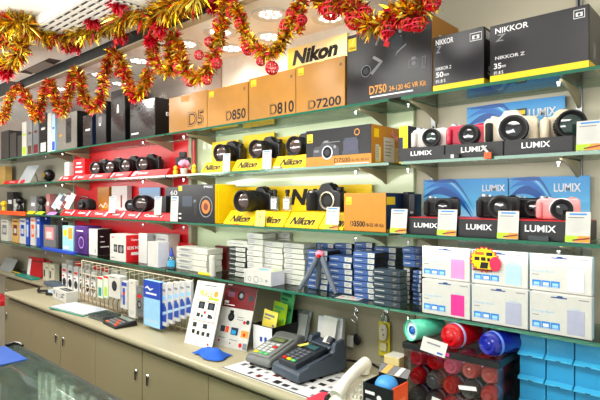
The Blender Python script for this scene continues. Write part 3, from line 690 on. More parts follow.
MB().box(-.02,.02,-.015,.015,.0955,.125, black).build('mount_block', t, .003)
T(t, 'black camera rig on a round foot between the red stands and flowers', 'camera')
o = MB().box(-.008,.008,0,.008,0,.205, redpanel).build('red_post', None, .001, loc=(W(193.5,1.68),1.68,S2+.001)); T(o,'slim red upright strip behind the flowers','post')
# canon bay shelf 2
can = dict(lay=.75, name='display_stand', shear=.0, bold=.03, tm=whiteink, group='red lettered stands on the upper red shelf')
cs = [(130,166,'red lettered stand nearest the flowers'),(109,128,'second red lettered stand from the flowers'),(88,107.5,'third red lettered stand from the flowers'),(72,87,'fourth red lettered stand from the flowers'),(58,71,'red lettered stand farthest from the flowers')]
for i, (a, b, lab) in enumerate(cs):
    wedge(lab+' on the upper shelf', a, b, 1.505, st, .036, .17, red, 'Canon', u=(.28,.66) if i else (.18,.46), v=(.3,.72), extra=[('p',[(.02,.1),(.12,.1),(.16,.9),(.06,.9)],paleblue)], **can)
TC = st+.037
for i, (px, lab) in enumerate(((143,'black camera nearest the webcam'),(126,'black camera second from the webcam'),(110.5,'black camera third from the webcam'),(96.5,'black camera farthest from the webcam'))):
    dslr(lab+', on a red lettered stand', (W(px,1.58),1.635,TC), .38, s=1.0, r=.040, L=.085, glassm=lensglassw)
o = pcarton('camera_carton','small red carton with white marks at the far end of the upper red shelf','box',73.5,84.5,159,1.60,st+.037,.05,red); mark_front(o,[('r',.2,.2,.8,.3,whiteink),('r',.2,.5,.8,.56,whiteink),('r',.3,.7,.7,.8,whiteink)])
o = pcarton('camera_carton','tiny white carton beside the small red carton','box',64.5,69,162,1.60,st+.037,.03,white)
# far shelf 2
t = empty('easel_sign', (W(27,1.54),1.54,S2+.001), .2)
MB().prism([(-.03,.001),(-.028,.001),(.055,.15),(.053,.15)], 'x', -.085, .085, mat('easel_silver',(186,192,196),.25,.5)).build('panel', t)
MB().tube([(0,.05,.145),(0,.10,.002)], .004, steel).build('leg', t)
T(t, 'silver tilted easel sign on the far upper shelf', 'sign')
t = empty('desk_globe', (W(49,1.56),1.56,S2+.001))
MB().lathe([(.03,0),(.03,.006),(.01,.012),(.0001,.013)], (0,0,0), 'z', black, 18).build('base', t)
MB().sphere((0,0,.055),.045, black2, seg=20, rg=12).build('ball', t)
MB().lathe([(.022,0),(.022,.006),(.0001,.008)], (.012,-.04,.055), '-y', mat('brass_ring',(180,140,60),.3,.8), 18).build('front_ring', t)
T(t, 'round black gadget on a small foot beside the silver easel', 'gadget')
wedge('long low red lettered stand under the far easel sign', 3, 22, 1.500, st, .03, .03, red, 'Canon', u=(.3,.6), v=(.3,.7), tm=whiteink, lay=.6, name='display_stand')
o = pcarton('camera_carton','tan upright carton at the far end of the upper shelf','box',0,5,166.5,1.62,S2+.001,.06,mat('tan_carton',(196,160,90),.5))
# far boxes at the end wall
for i, (a, pt, lab) in enumerate(((1,131,'dark grey storage carton at the frame edge of the far top shelf'),(10,133,'dark grey storage carton second from the frame edge'),(17.5,135,'dark grey storage carton third from the frame edge'))):
    pcarton('storage_carton', lab, 'box', a, a+(7.5 if i == 0 else 6), pt, 1.55, S1+.001, .15, mat('storage_grey',(70,66,62),.6))
# ================================================================== SHELF 3, coloured compact cameras
st3 = S3+.0008
lk3 = dict(group='black lettered stands with red tops', lay=.04, name='display_stand')
wedge('black red-topped lettered stand under the compact nearest the gold carton', 407.5, 457, 1.515, st3, .056, .17, stand2, 'LUMIX', top=red, tm=whiteink, u=(.14,.62), v=(.34,.66), **lk3)
wedge('black red-topped lettered stand under the half-hidden black compacts', 458, 509, 1.515, st3, .056, .17, stand2, 'LUMIX', top=red, tm=whiteink, u=(.17,.68), v=(.34,.70), **lk3)
wedge('black red-topped lettered stand under the pink camera', 510, 582, 1.515, st3, .056, .17, stand2, 'LUMIX', top=red, tm=whiteink, u=(.22,.66), v=(.36,.76), **lk3)
o = MB().box(0,.055,0,.012,0,.014, mat('clip_slate',(60,66,70),.4)).build('label_clip', None, .001, loc=(W(528,1.50),1.5,st3)); T(o,'small slate label clip in front of the stand under the pink camera','clip')
T3 = st3+.0595
compact('black compact camera behind the price card nearest the gold carton', (W(440,1.58),1.60,T3), .28, black, rubber, r=.030, L=.034, s=1.0, ring=black2)
compact('black compact camera with wide grip between two price cards', (W(497,1.58),1.595,T3), .26, black, rubber, r=.034, L=.030, s=1.08, grip=rubber)
compact('black compact camera set back behind the pink camera', (W(532,1.66),1.668,T3), .10, black2, rubber, r=.026, L=.022, s=1.0, hump=False)
compact('pink compact camera with silver lens ring and tan top', (W(557,1.58),1.590,T3), .30, pink, pink, r=.031, L=.030, s=.98, lensm=silverpaint, ring=silver, toptrim=mat('tan_top',(190,150,120),.4), grip=mat('pink_grip',(226,140,140),.4))
poster(423.5, 508, 1.722, S3+.001, 1.622, 'blue swirl poster board behind the black compact cameras', (.72,.76,.97,.88))
poster(509, 590, 1.720, S3+.001, 1.622, 'blue swirl poster board behind the pink camera', (.58,.74,.90,.88))
price_card(437, 456, 209.5, 1.505, st3, 'printed price card before the compact camera beside the gold carton', .12)
price_card(497, 518, 211, 1.503, st3, 'printed price card between the two half-hidden black compacts', .12)
price_card(565, 590, 212, 1.501, st3, 'printed price card before the pink camera', .12)
price_card(390, 406, 209, 1.500, st3, 'printed price card before the navy end of the gold carton', .12)
# ================================================================== SHELF 3, yellow display bay
o = pcarton('camera_carton', 'plain gold camera kit carton with small yellow logo on the middle shelf', 'box', 344, 386, 193, 1.512, S3+.001, .15, gold2, right=navy, top=gold2)
mark_front(o, yellow_logo(.05,.70,.19,.90)+[('t','D3500',.15,.12,.52,.27,ink,.035),('t','18-55 VR Kit',.54,.13,.95,.22,ink,.02),('t','D',.15,.13,.21,.27,orangeink,-.01)]); mark_right(o, [('r',.02,.70,.40,.90,yellow),('r',.02,0,1,.08,goldside)])
for a, b, d, pt, lab in ((409,414.5,1.55,194,'narrow black carton behind the navy carton end'),(403,408,1.62,192,'black carton in the gap between gold carton and compacts')):
    o = pcarton('lens_carton', lab, 'box', a, b, pt, d, S3+.001, .05, boxblack); mark_front(o,[('r',.2,.5,.8,.56,greyink)])
# three-sided yellow display
t = empty('display_surround', ((W(217,1.60)+W(372,1.66))/2, 1.60, S3+.001)); cx = t.location.x
yx0, yx1 = W(215,1.51)-cx+.010, W(371,1.70)-cx; hh = Z(300,186,1.70)-S3
MB().box(yx0,yx1,.105,.109,0,hh, yellow).build('back_panel', t)
MB().box(yx0-.004,yx0-.0005,-.075,.109,0,hh,yellow).build('wing_panel', t)
marks(t,'lettering',(yx0,.105,0),(yx1-yx0,0,0),(0,0,hh),[('t','Nikon',.40,.50,.82,.92,ink,.05,.2)],lift=.0006)
T(t,'yellow folded display surround with black lettering behind the middle shelf cameras','display')
ny = dict(group='yellow lettered stands on the middle shelf', lay=.75, name='display_stand', shear=.2, bold=.05)
wedge('yellow lettered stand under the long-lens camera', 223.5, 253, 1.512, st3, .064, .15, yellow, 'Nikon', u=(.18,.82), v=(.08,.62), **ny)
wedge('yellow lettered stand half hidden by the small tent card', 253.8, 283, 1.512, st3, .064, .15, yellow, 'Nikon', u=(.20,.84), v=(.08,.62), **ny)
wedge('yellow lettered stand between the tent card and the camera without a lens', 284.5, 318, 1.512, st3, .064, .15, yellow, 'Nikon', u=(.12,.84), v=(.08,.64), **ny)
wedge('yellow lettered stand under the camera without a lens', 319, 343, 1.512, st3, .064, .15, yellow, 'Nikon', u=(.22,.98), v=(.08,.64), **ny)
TY = st3+.069
dslr('large black reflex camera with long thick lens against the yellow surround', (W(258,1.61),1.636,TY), .04, s=1.03, r=.046, L=.125, glassm=lensglassw)
dslr('black reflex camera body with no lens and a pale open mount ring', (W(325.5,1.60),1.615,TY), .06, s=1.10, lens=False)
dslr('black reflex camera partly hidden behind the plain gold carton', (W(362,1.67),1.682,TY), .0, s=.62, r=.030, L=.03)
for px, lab in ((275,'small clear display bottle with black cap beside the long lens'),(287.5,'small clear display bottle with black cap, second from the long lens')):
    t = empty('display_bottle', (W(px,1.55),1.55,TY+.0005)); t.scale = (1.2,1.2,1.2)
    MB().box(-.016,.016,-.008,.008,0,.05, clearpack).build('body', t, .003)
    MB().lathe([(.006,.0505),(.006,.062),(.008,.063),(.008,.075),(.0001,.076)], (0,0,0), 'z', black, 14).build('cap', t)
    marks(t,'printed_label',(-.013,-.0082,.006),(.026,0,0),(0,0,.036),[('r',0,0,1,1,whiteink),('r',.1,.7,.9,.8,greyink),('r',.1,.45,.7,.52,greyink),('r',.1,.2,.8,.27,greyink)])
    T(t,lab,'bottle')
t = empty('tent_card', (W(260,1.503),1.4995,st3), .0)
MB().prism([(0,0),(.004,0),(.018,.062),(.032,0),(.036,0),(.019,.068),(.017,.068)], 'x', -.030, .030, yellow2).build('card', t)
marks(t,'printed_mark',(-.030,0,0),(.060,0,0),(0,.017,.066),[('c',.5,.66,.20,ink),('c',.5,.66,.17,yellow2),('c',.5,.62,.09,greyink),('r',.2,.2,.8,.26,greyink),('r',.2,.1,.6,.14,greyink)],lift=.0008)
t.scale = (1,.5,1); T(t,'small folded pale yellow tent card with a round dark emblem','card')
price_card(325, 338, 207, 1.506, st3, 'small printed price card before the camera without a lens', .12)
o = MB().box(-.018,.018,0,.004,0,.006,orange).build('security_tag',None,.001,loc=(W(236,1.50),1.499,st3)); T(o,'small orange tag at the foot of the yellow stand under the long lens','tag')
# black carton with orange lens
o = pcarton('camera_carton','black camera carton picturing a camera with an amber lens','box',178,215,184.5,1.51,S3+.001,.13,boxblack,right=yellow,top=boxblack)
mark_front(o, yellow_logo(.02,.84,.12,.97)+[('t','P900',.72,.90,.94,.96,whiteink),('r',.13,.42,.40,.70,slate),('r',.02,.08,.1,.12,whiteink),('r',.02,.2,.1,.24,whiteink),
  ('p',[(.42,.22),(.40,.60),(.46,.64),(.50,.88),(.60,.94),(.70,.86),(.74,.70),(.92,.60),(.94,.25),(.70,.16),(.55,.16)],black2),('c',.77,.42,.17,midgrey),('c',.77,.42,.155,black2),('c',.77,.42,.11,mat('amber_print',(220,120,50),.3)),('c',.77,.42,.06,mat('amber_deep',(120,60,30),.3)),('c',.48,.55,.035,greyp),('r',.46,.2,.53,.55,darkbox)],'printed_picture')
o = pcarton('camera_carton','dark grey carton with large number lettering behind the black amber-lens carton','box',165,184,187,1.69,S3+.001,.02,darkbox); mark_front(o,[('t','60',.30,.74,.66,.90,whiteink,.02),('c',.12,.80,.10,mat('lens_print')),('r',.05,.3,.5,.36,greyink)])
t = price_card(170,177.5,196,1.503,st3,'tall white printed card beside the black amber-lens carton',.05,False)
# red bay, shelf 3
can3 = dict(lay=.75, name='display_stand', shear=0, bold=.03, tm=whiteink, group='red lettered stands on the middle red shelf')
cs3 = [(138,169,'red lettered stand under the big lens'),(122.5,137,'red lettered stand second from the big lens'),(106.5,121.5,'red lettered stand below the gold carton'),(88.5,105.5,'red lettered stand by the black bag'),(72.5,87.5,'red lettered stand second from the far end of the middle shelf'),(60,71.5,'red lettered stand farthest along the middle shelf')]
for i,(a,b,lab) in enumerate(cs3):
    wedge(lab, a, b, 1.505, st3, .042, .17, red, 'Canon', u=(.14,.62) if i == 0 else (.26,.72), v=(.35,.72), extra=[('p',[(.84,.1),(.98,.1),(.99,.9),(.88,.9)],paleblue)] if i else [('p',[(.66,.5),(.74,.7),(.70,.3)],whiteink)], **can3)
TR = st3+.043
def lone_lens(px, r, L, lab, ring, rz, g=None, D=1.60):
    t = empty('camera_lens', (W(px,D),D,TR+r*1.05), rz); lens_parts(t,(0,.04,0),r,L,None,ring,g or lensglassw); T(t,lab,'lens')
lone_lens(146, .047, .12, 'large black zoom lens with red ring lying on the red stand', red, .55)
lone_lens(131.5, .034, .06, 'smaller black lens beside the large red-ringed zoom lens', None, .6, lensglass, 1.60)
o = pcarton('lens_carton','black upright lens carton behind the large red-ringed lens','box',159,166,196,1.585,TR,.03,boxblack)
price_card(154,161,196.5,1.515,TR-.012,'white price card before the large red-ringed lens',.05,False)
price_card(108.5,115,196.5,1.515,TR-.012,'white price card between the gold carton and grey carton',.05,False)
o = pcarton('camera_carton','pale grey carton with small dark print on the red middle shelf','box',111.5,127,186,1.675,S3+.001,.035,lgrey); mark_front(o,[('r',.6,.3,.7,.7,darkred),('r',.2,.2,.5,.24,greyink)])
o = pcarton('camera_carton','tan gold carton with swirl print on the red middle shelf','box',97.5,109,187,1.665,S3+.001,.045,mat('tan_gold_carton',(160,104,30),.4)); mark_front(o,[('a',[(.1,.3),(.3,.4),(.5,.3),(.7,.45),(.9,.35)],.05,whiteink),('r',.55,.28,.85,.34,orangeink)])
o = pcarton('photo_board','blue photo print card behind the large red-ringed lens','board',139,160,187.5,1.70,S3+.001,.006,mat_grad('photo_blue',(180,150,120),(110,160,200),'Z')); mark_front(o,[('c',.85,.45,.14,mat('skin_print',(190,130,100),.5)),('p',[(.0,.0),(.0,.5),(.3,.35),(.5,0)],navy)])
t = empty('camera_bag',(W(86,1.60),1.605,TR),.3)
MB().prism([(-.055,0),(.055,0),(.062,.03),(.05,.065),(.02,.078),(-.03,.075),(-.06,.05)],'y',-.04,.04,rubber).build('body',t,.012,60,seg=3)
MB().tube([(-.05,0,.055),(-.04,-.02,.085),(.0,-.03,.095),(.04,-.02,.085),(.05,0,.055)],.004,black).build('strap',t)
MB().lathe([(.022,0),(.022,.02),(.018,.022),(.0001,.018)],(.01,-.04,.035),'-y',black2,18).build('front_pocket',t)
T(t,'soft black camera bag on the red lettered stands','bag')
# far shelf 3 small items
for i,(px,tilt,m,lab) in enumerate(((53,.5,paleblue,'pale blue leaflet leaning on the far middle shelf'),(57,.5,white,'white leaflet with a dark edge leaning beside the pale blue one'),(62,.45,darkred,'dark red leaflet leaning on the far middle shelf'),(66,.4,offwhite,'cream leaflet leaning next to the black bag'))):
    o = MB().box(-.025,.025,0,.003,0,.125,m).build('leaflet',None,loc=(W(px,1.58),1.58,TR+.004),rot=(-.25,tilt,0.3)); marks(o,'printed_block',(-.025,0,0),(.05,0,0),(0,0,.125),[('r',.1,.5,.9,.9,lgrey if m!=white else slate),('r',.1,.2,.8,.26,greyink)]); T(o,lab,'leaflet')
for px,m,lab in ((42,black,'small black figure with round head on the far middle shelf'),(20,black2,'squat dark figure near the orange rail')):
    t = empty('toy_figure',(W(px,1.57),1.57,S3+.001)); MB().lathe([(.022,0),(.03,.02),(.022,.06),(.012,.075),(.0001,.076)],(0,0,0),'z',m,16).build('body',t); MB().sphere((0,0,.105),.034,m,seg=16,rg=10).build('head',t); MB().sphere((.02,-.02,.115),.008,brown,seg=8,rg=6).build('eye',t); T(t,lab,'figure')
o = MB().box(W(1,1.5)-.3,W(26,1.5),0,.008,-.012,.022,orange).build('price_rail',None,.001,loc=(0,1.490,S3-.004)); T(o,'bright orange price rail along the edge of the far middle shelf','rail')
for px,m,lab in ((29,yellow,'yellow price card lying by the orange rail'),(38,lime,'lime price card on the far middle shelf'),(50,mat('violet_card',(170,130,200),.5),'violet price card on the far middle shelf')):
    o = MB().prism([(0,0),(.004,0),(.030,.020),(.026,.022)],'x',-.07,.07,m).build('price_card',None,loc=(W(px,1.505),1.505,st3)); T(o,lab,'price card')
t = empty('toy_figure',(W(4,1.54),1.54,S3+.02+.001)); MB().lathe([(.015,-.019),(.02,0),(.014,.03),(.0001,.035)],(0,0,0),'z',mat('toy_yellow'),14).build('body',t); MB().sphere((0,0,.055),.028,mat('toy_yellow'),seg=14,rg=8).build('head',t); T(t,'yellow star-like toy figure at the frame edge above the orange rail','toy')
for a,b,pt,m,lab in ((7,13,192,darkbox,'dark carton behind the squat dark figure'),(13.5,18,199,white,'small white carton on the far middle shelf'),(30,36,196,midgrey,'grey carton behind the small black figure'),(46,50,194,mat('rose_carton',(200,130,130),.5),'rose carton behind the pale blue leaflet')):
    o = pcarton('small_carton',lab,'box',a,b,pt,1.64,S3+.001,.05,m); mark_front(o,[('r',.2,.4,.8,.6,whiteink)])
# ================================================================== SHELF 4, power bank packs
z4 = S4+.001
def power_pack(a, b, D, z, h, col, lab):
    x0, x1 = W(a,D), W(b,D); w = x1-x0; d = .026
    t = empty('power_bank_pack', ((x0+x1)/2, D, z))
    MB().box(-w/2,w/2,0,d,0,h,white,right=paleblue).build('card_box',t,.0015)
    pw, pz = w*.27, h*.58
    px0 = w*.12
    dev = MB().prism([(px0,h*.07),(px0+pw,h*.07),(px0+pw,h*.07+pz),(px0,h*.07+pz)],'y',-.0016,.0001,col).build('device_window',t,.0008)
    MB().box(px0+pw*.18,px0+pw*.82,-.0019,-.0016,h*.09+pz,h*.11+pz,paleblue).build('device_cap',t)
    it = [('p',[(.36,.93),(.45,.93),(.47,.965),(.54,.965),(.56,.93),(.62,.93),(.62,.90),(.36,.90)],mat('hang_hole_blue',(40,70,130),.5)),('r',.80,.90,.96,.925,greyink),
      ('t','Energy Bank',.05,.50,.42,.565,mat('pale_blue_ink',(120,180,220),.5)),('r',.05,.43,.16,.45,greyink)]
    for k in range(3): it += [('r',.05+k*.155,.12,.195+k*.155,.29,blueprint),('r',.075+k*.155,.16,.17+k*.155,.24,whiteink if k == 1 else mat('icon_pale',(150,200,240),.5)),('r',.07+k*.155,.13,.175+k*.155,.14,whiteink)]
    it.append(('r',px0/w+.5+.12,.47,px0/w+.5+.15,.54,whiteink))
    marks(t,'printed_design',(-w/2,0,0),(w,0,0),(0,0,h),it[:-1],lift=.0005,back=white)
    T(t,lab,'power bank pack','white power bank packs stacked in two layers'); return t
h4 = .1135
power_pack(422,470,1.512,z4,h4,magenta,'white power bank pack with bright magenta device, lower layer')
power_pack(422,470,1.535,z4+h4+.001,.106,lilac,'white power bank pack with pale lilac device on top of the magenta one')
power_pack(471.5,528,1.512,z4,h4,palegrey,'lower white power bank pack with grey device below the yellow starburst')
power_pack(471.5,528,1.535,z4+h4+.001,.106,paleblue,'upper white power bank pack with the yellow starburst stuck on it')
power_pack(529.5,592,1.512,z4,h4,palegrey,'lower white power bank pack at the end by the wall, over the blue drawers')
power_pack(529.5,592,1.535,z4+h4+.001,.106,mat('pale_lilac_print',(206,206,222),.4),'upper white power bank pack at the end beside the starburst pack')
for a,b,lab in ((422,470,'white pack base lying behind the magenta power bank pack'),):
    pass
o = MB().box(W(458,1.66),W(592,1.66),0,.004,0,.245,clear).build('acrylic_sheet',None,smooth=0,loc=(0,1.66,z4)); T(o,'clear acrylic sheet standing behind the power bank packs','sheet')
# starburst
pts = []
for i in range(36):
    a = 2*math.pi*i/36; r = .046 if i%2 else .055; pts.append((r*math.cos(a)*1.0, r*math.sin(a)*.85))
o = MB().prism(pts,'y',0,.001,red).build('starburst_tag',None,loc=(W(484,1.530),1.5305,1.362))
o.scale = (.88,1,.88)
mb = MB(); pp = [(p[0]*.90,-.0006,p[1]*.90) for p in pts]; mb.add(pp,[tuple(range(36))],yellow); mb.build('yellow_face',o)
marks(o,'printed_marks',(-.05,-.0008,-.045),(.10,0,0),(0,0,.09),[('r',.18,.68,.50,.80,orange),('r',.58,.66,.80,.80,ink),('r',.16,.46,.34,.60,ink),('r',.40,.46,.56,.60,ink),('r',.62,.44,.72,.58,ink),('p',[(.35,.16),(.62,.16),(.66,.40),(.40,.40)],ink),('r',.1,.06,.8,.13,darkred)],lift=.0006)
MB().prism([(.040+.020*math.cos(k*math.pi/8),-.012+.026*math.sin(k*math.pi/8)) for k in range(16)],'y',-.003,-.001,mat('rose_red',(220,40,80),.4)).build('red_badge',o)
T(o,'yellow starburst price tag with red edge stuck on a power bank pack','price tag')
# ================================================================== SHELF 4, filter boxes
def filter_stack(px0, px1, D, ptop, n, m, lm, desc, group, depth=.085, z=z4, lab_u=(.68,.98), side=None, first=0, jit=.003, name='filter_box'):
    x0, x1 = W(px0,D), W(px1,D); w = x1-x0; top = Z((px0+px1)/2, ptop, D); h = (top-z)/n
    src = None
    for k in range(n):
        loc = ((x0+x1)/2+random.uniform(-jit,jit)*.6, D+depth/2+random.uniform(-jit,jit), z+k*h)
        lab = 'box '+ORD[n-1-k]+' in '+desc
        if src is None:
            o = MB().box(-w/2,w/2,-depth/2,depth/2,.0004,h-.0020,m,right=side or m).build(name,None,.0012,30)
            marks(o,'printed_label',(-w/2,-depth/2,.0004),(w,0,0),(0,0,h),[('r',lab_u[0],.12,lab_u[1],.86,lm),('r',lab_u[0]+.05,.55,lab_u[1]-.06,.66,greyink),('r',lab_u[0]+.05,.3,lab_u[1]-.1,.4,greyink),('r',.08,.42,.42,.56,lgrey if m != white and m != offwhite else greyink)])
            o.location = loc; T(o,lab,'filter box',group); src = o
        else: dup(src, loc, random.uniform(-.02,.02), lab)
fw = mat('filter_white',(190,192,180),.45); fdark = mat('filter_dark',(46,50,50),.4); fslate = mat('filter_slate',(50,66,78),.35)
filter_stack(228.5,246,1.60,247,6,fdark,fw,'the dark stack under a white box','dark filter boxes with white labels',lab_u=(.42,.94))
o = carton('filter_box','single white flat box capping the dark filter stack','filter box',W(227,1.60),W(247.5,1.60),1.60,Z(237,246.5,1.60),.030,.085,fw); mark_front(o,[('r',.1,.4,.8,.5,greyink),('r',.05,.15,.9,.2,lgrey)])
filter_stack(247.5,263,1.60,233,8,fw,lgrey,'the tall white stack beside the dark stack','white filter boxes',lab_u=(.05,.5))
filter_stack(264,282.5,1.61,241.5,7,fw,lgrey,'the white stack behind the printed white carton','white filter boxes',lab_u=(.05,.5))
filter_stack(284,304,1.615,243,8,fw,lgrey,'the white stack nearest the mini tripod','white filter boxes',lab_u=(.05,.5))
filter_stack(286,312,1.715,232,1,fw,lgrey,'the rear row behind the white stacks','white filter boxes',z=Z(299,238,1.715),lab_u=(.05,.4),depth=.03) if False else None
filter_stack(307,327,1.60,250,7,filterblue,fw,'the blue stack behind the mini tripod','blue filter boxes',side=boxblack)
filter_stack(328.5,352,1.60,256,6,filterblue,fw,'the middle blue stack behind the leaflet','blue filter boxes',side=boxblack)
filter_stack(353.5,375,1.565,252,8,filterblue,fw,'the tall blue stack behind the slate boxes','blue filter boxes',side=boxblack)
filter_stack(373,400,1.507,269.5,6,fslate,fdark,'the slate stack at the corner of the glass shelf','slate filter boxes',side=mat('slate_clear_side',(70,84,84),.25),depth=.05,lab_u=(.7,.95))
filter_stack(403.5,411.5,1.60,268,8,boxblack,fw,'the black and white stack beside the power banks','black and white filter boxes',lab_u=(.05,.75),depth=.06)
filter_stack(412.3,421,1.60,270,8,filterblue,fw,'the blue stack touching the power banks','blue filter boxes',lab_u=(.75,.98),depth=.06)
zz = Z(412,267.5,1.60)
filter_stack(402.5,420.5,1.60,247,3,filterblue,navy,'the short blue pile over the black stack','blue filter boxes',z=zz+.002,depth=.06)
# rear rows
filter_stack(335,352,1.70,243,8,filterblue,fw,'the rear blue stack behind the middle stack','blue filter boxes',depth=.02,side=boxblack)
filter_stack(354,372,1.70,242,8,filterblue,fw,'the rear blue stack behind the tall blue stack','blue filter boxes',depth=.02,side=boxblack)
filter_stack(374,396,1.665,247,8,filterblue,fw,'the rear blue stack behind the slate boxes','blue filter boxes',depth=.055,side=boxblack)
filter_stack(316,333.5,1.70,243,8,filterblue,fw,'the rear blue stack above the tripod head','blue filter boxes',depth=.02,side=boxblack)
filter_stack(268,290,1.707,232,8,fw,lgrey,'the rear white stack behind the white boxes','white filter boxes',depth=.018)
# printed white carton
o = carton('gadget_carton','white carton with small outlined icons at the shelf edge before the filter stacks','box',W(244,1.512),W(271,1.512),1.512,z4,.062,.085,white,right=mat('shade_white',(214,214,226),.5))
mark_front(o,[('c',.22,.35,.06,slate),('c',.22,.35,.048,white),('c',.46,.35,.09,slate),('c',.46,.35,.077,white),('c',.66,.36,.045,greyink),('c',.66,.36,.036,white),('r',.80,.28,.88,.42,greyink),('r',.05,.15,.06,.8,greyink)],'printed_icons'); mark_top(o,[('r',.35,.3,.7,.6,skyblue2),('r',.75,.5,.95,.8,lime)])
# mini tripod
t = empty('mini_tripod',(W(320,1.56)+.0,1.56,z4)); hz = .155
for i,(dx,dy) in enumerate(((-.080,-.035),(.095,-.015),(-.045,.035))):
    l = MB().tube([(dx*.12,dy*.12,hz-.012),(dx*.5,dy*.5,hz*.5),(dx,dy,.007)],[.011,.012,.008],mat('tripod_grey',(96,104,116),.4),10).build('leg',t)
    MB().sphere((dx,dy,.0065),.006,rubber,seg=10,rg=6).build('foot',l)
MB().sphere((0,0,hz),.019,mat('ball_pink',(232,130,150),.4),sz=.85,seg=18,rg=12).build('ball_head',t)
MB().lathe([(.012,hz-.022),(.015,hz-.014),(.012,hz-.008),(.0001,hz-.008)],(0,0,0),'z',slate,16).build('collar',t)
MB().lathe([(.006,hz+.014),(.006,hz+.022),(.013,hz+.024),(.013,hz+.030),(.004,hz+.031),(.003,hz+.04),(.0001,hz+.04)],(0,0,0),'z',slate,16).build('camera_screw',t)
MB().lathe([(.007,0),(.007,.012),(.0001,.013)],(.008,-.012,hz-.006),'-y',red,12).build('lock_knob',t)
T(t,'grey mini tripod with pink ball head standing before the blue filter boxes','tripod')
o = MB().box(-.05,.05,-.03,.03,0,.0012,white).build('leaflet',None,loc=(W(350,1.545),1.545,z4),rz=.15)
marks(o,'printed_pictures',(-.05,-.03,.0012),(.1,0,0),(0,.06,0),[('c',.2,.5,.08,red),('c',.42,.5,.08,green),('c',.64,.5,.08,orange),('c',.84,.5,.07,blueprint)]); T(o,'small white leaflet with coloured dots lying by the mini tripod','leaflet')
# cylinder tube, marker, small white cartons
t = empty('battery_tube',(W(212.5,1.53),1.53,z4)); MB().lathe([(.0165,0),(.0165,.085),(.0001,.085)],(0,0,0),'z',white,20).build('body',t); MB().lathe([(.0168,.0855),(.0168,.10),(.014,.103),(.0001,.103)],(0,0,0),'z',offwhite,20).build('cap',t); T(t,'upright white tube beside the yellow marker','tube')
t = empty('marker_pen',(W(203,1.508),1.512,z4+.0085),0); MB().lathe([(.004,-.038),(.008,-.035),(.008,.02),(.0001,.02)],(0,0,0),'x',yellow,14).build('barrel',t); MB().lathe([(.0082,.0205),(.0082,.045),(.006,.047),(.0001,.047)],(0,0,0),'x',mat('marker_cap',(230,220,20),.3),14).build('cap',t); T(t,'thick yellow marker pen lying at the shelf edge','pen')
filter_stack(176.5,207,1.565,247.5,4,offwhite,fw,'the cream stack beside the white tube','cream flat boxes',lab_u=(.1,.6),depth=.10,name='flat_box')
o = pcarton('lens_carton','small red carton behind the cream flat boxes','box',178,192,243,1.69,z4,.02,red); mark_front(o,[('r',.6,.7,.9,.8,whiteink)])
o = pcarton('lens_carton','low dark red carton behind the white tube','box',215,227,246,1.70,z4,.02,darkred)
t = empty('spray_bottle',(W(171.5,1.55),1.55,z4)); MB().lathe([(.020,0),(.021,.004),(.021,.055),(.014,.066),(.0001,.066)],(0,0,0),'z',mat_glass('bottle_clear',(200,226,236),.3,.05,.2,(150,200,220)),20).build('body',t); MB().lathe([(.0125,.0665),(.0125,.075),(.010,.08),(.004,.115),(.0001,.116)],(0,0,0),'z',blue,16).build('nozzle',t); MB().lathe([(.0213,.012),(.0213,.045)],(0,0,0),'z',skyblue2,20,close=False).build('label_band',t); T(t,'small clear bottle with pointed blue nozzle on the lowest shelf','bottle')
# red bay, shelf 4
o = pcarton('camera_carton','white and red camera carton with a picture of two cameras','box',110,126,234.5,1.508,z4,.11,white,right=red,top=offwhite)
mark_front(o,[('r',.1,.86,.25,.90,red),('r',.25,.34,.46,.62,black2),('c',.35,.48,.07,midgrey),('r',.52,.32,.86,.62,black2),('c',.70,.46,.10,midgrey),('r',.1,.1,.3,.14,greyink)],'printed_picture'); mark_right(o,[('t','Canon',.3,.78,.8,.86,whiteink,.03),('t','EOS M50',.08,.46,.92,.58,whiteink,.03),('r',.3,.25,.8,.36,whiteink)])
o = pcarton('lens_carton','plain grey upright carton beside the white and red camera carton','box',138.5,147,233.5,1.56,z4,.045,lgrey,right=midgrey)
o = pcarton('lens_carton','white carton standing before the grey-lidded carton','box',147.5,158,242,1.51,z4,.07,white,right=mat('shade_white'))
o = pcarton('lens_carton','grey-lidded white carton behind the blue-nozzle bottle','box',150,168,234,1.62,z4,.08,lgrey,right=offwhite); mark_front(o,[('t','Canon',.45,.80,.85,.87,ink,.02),('r',0,.66,1,.68,midgrey)])
o = pcarton('camera_carton','white carton with black end on the lowest red-bay shelf','box',88.5,97.5,229,1.56,z4,.10,white,right=boxblack,top=lgrey); mark_front(o,[('r',.7,.1,.8,.25,greyink)]); mark_right(o,[('r',.2,.3,.8,.34,whiteink),('r',.2,.5,.5,.53,whiteink),('r',.2,.7,.4,.73,whiteink)])
o = pcarton('camera_carton','purple carton with a swirled emblem on the lowest shelf','box',74,87.5,226,1.55,z4,.10,purple); mark_front(o,[('c',.55,.4,.3,mat('violet_dark',(50,20,80),.4)),('c',.55,.4,.2,mat('violet_card')),('c',.55,.4,.16,purple),('r',.2,.8,.7,.84,whiteink)])
o = pcarton('gadget_carton','teal and yellow carton beside the purple carton','box',62.5,73,226,1.54,z4,.05,mat('pale_teal',(150,206,200),.5)); mark_front(o,[('r',.1,.6,.45,.85,yellow),('r',.55,.5,.95,.95,orangeink),('r',.1,.1,.6,.2,whiteink)])
o = pcarton('gadget_carton','black carton with thin profile between grey and teal cartons','box',56.5,61.5,222,1.55,z4,.05,boxblack)
o = pcarton('gadget_carton','clear grey display pack on the blue tray','box',43.5,55.5,225,1.53,z4+.012,.07,mat('smoke_grey',(110,110,112),.2)); mark_front(o,[('r',.15,.35,.85,.9,mat('rose_carton')),('r',.25,.4,.7,.7,lgrey)])
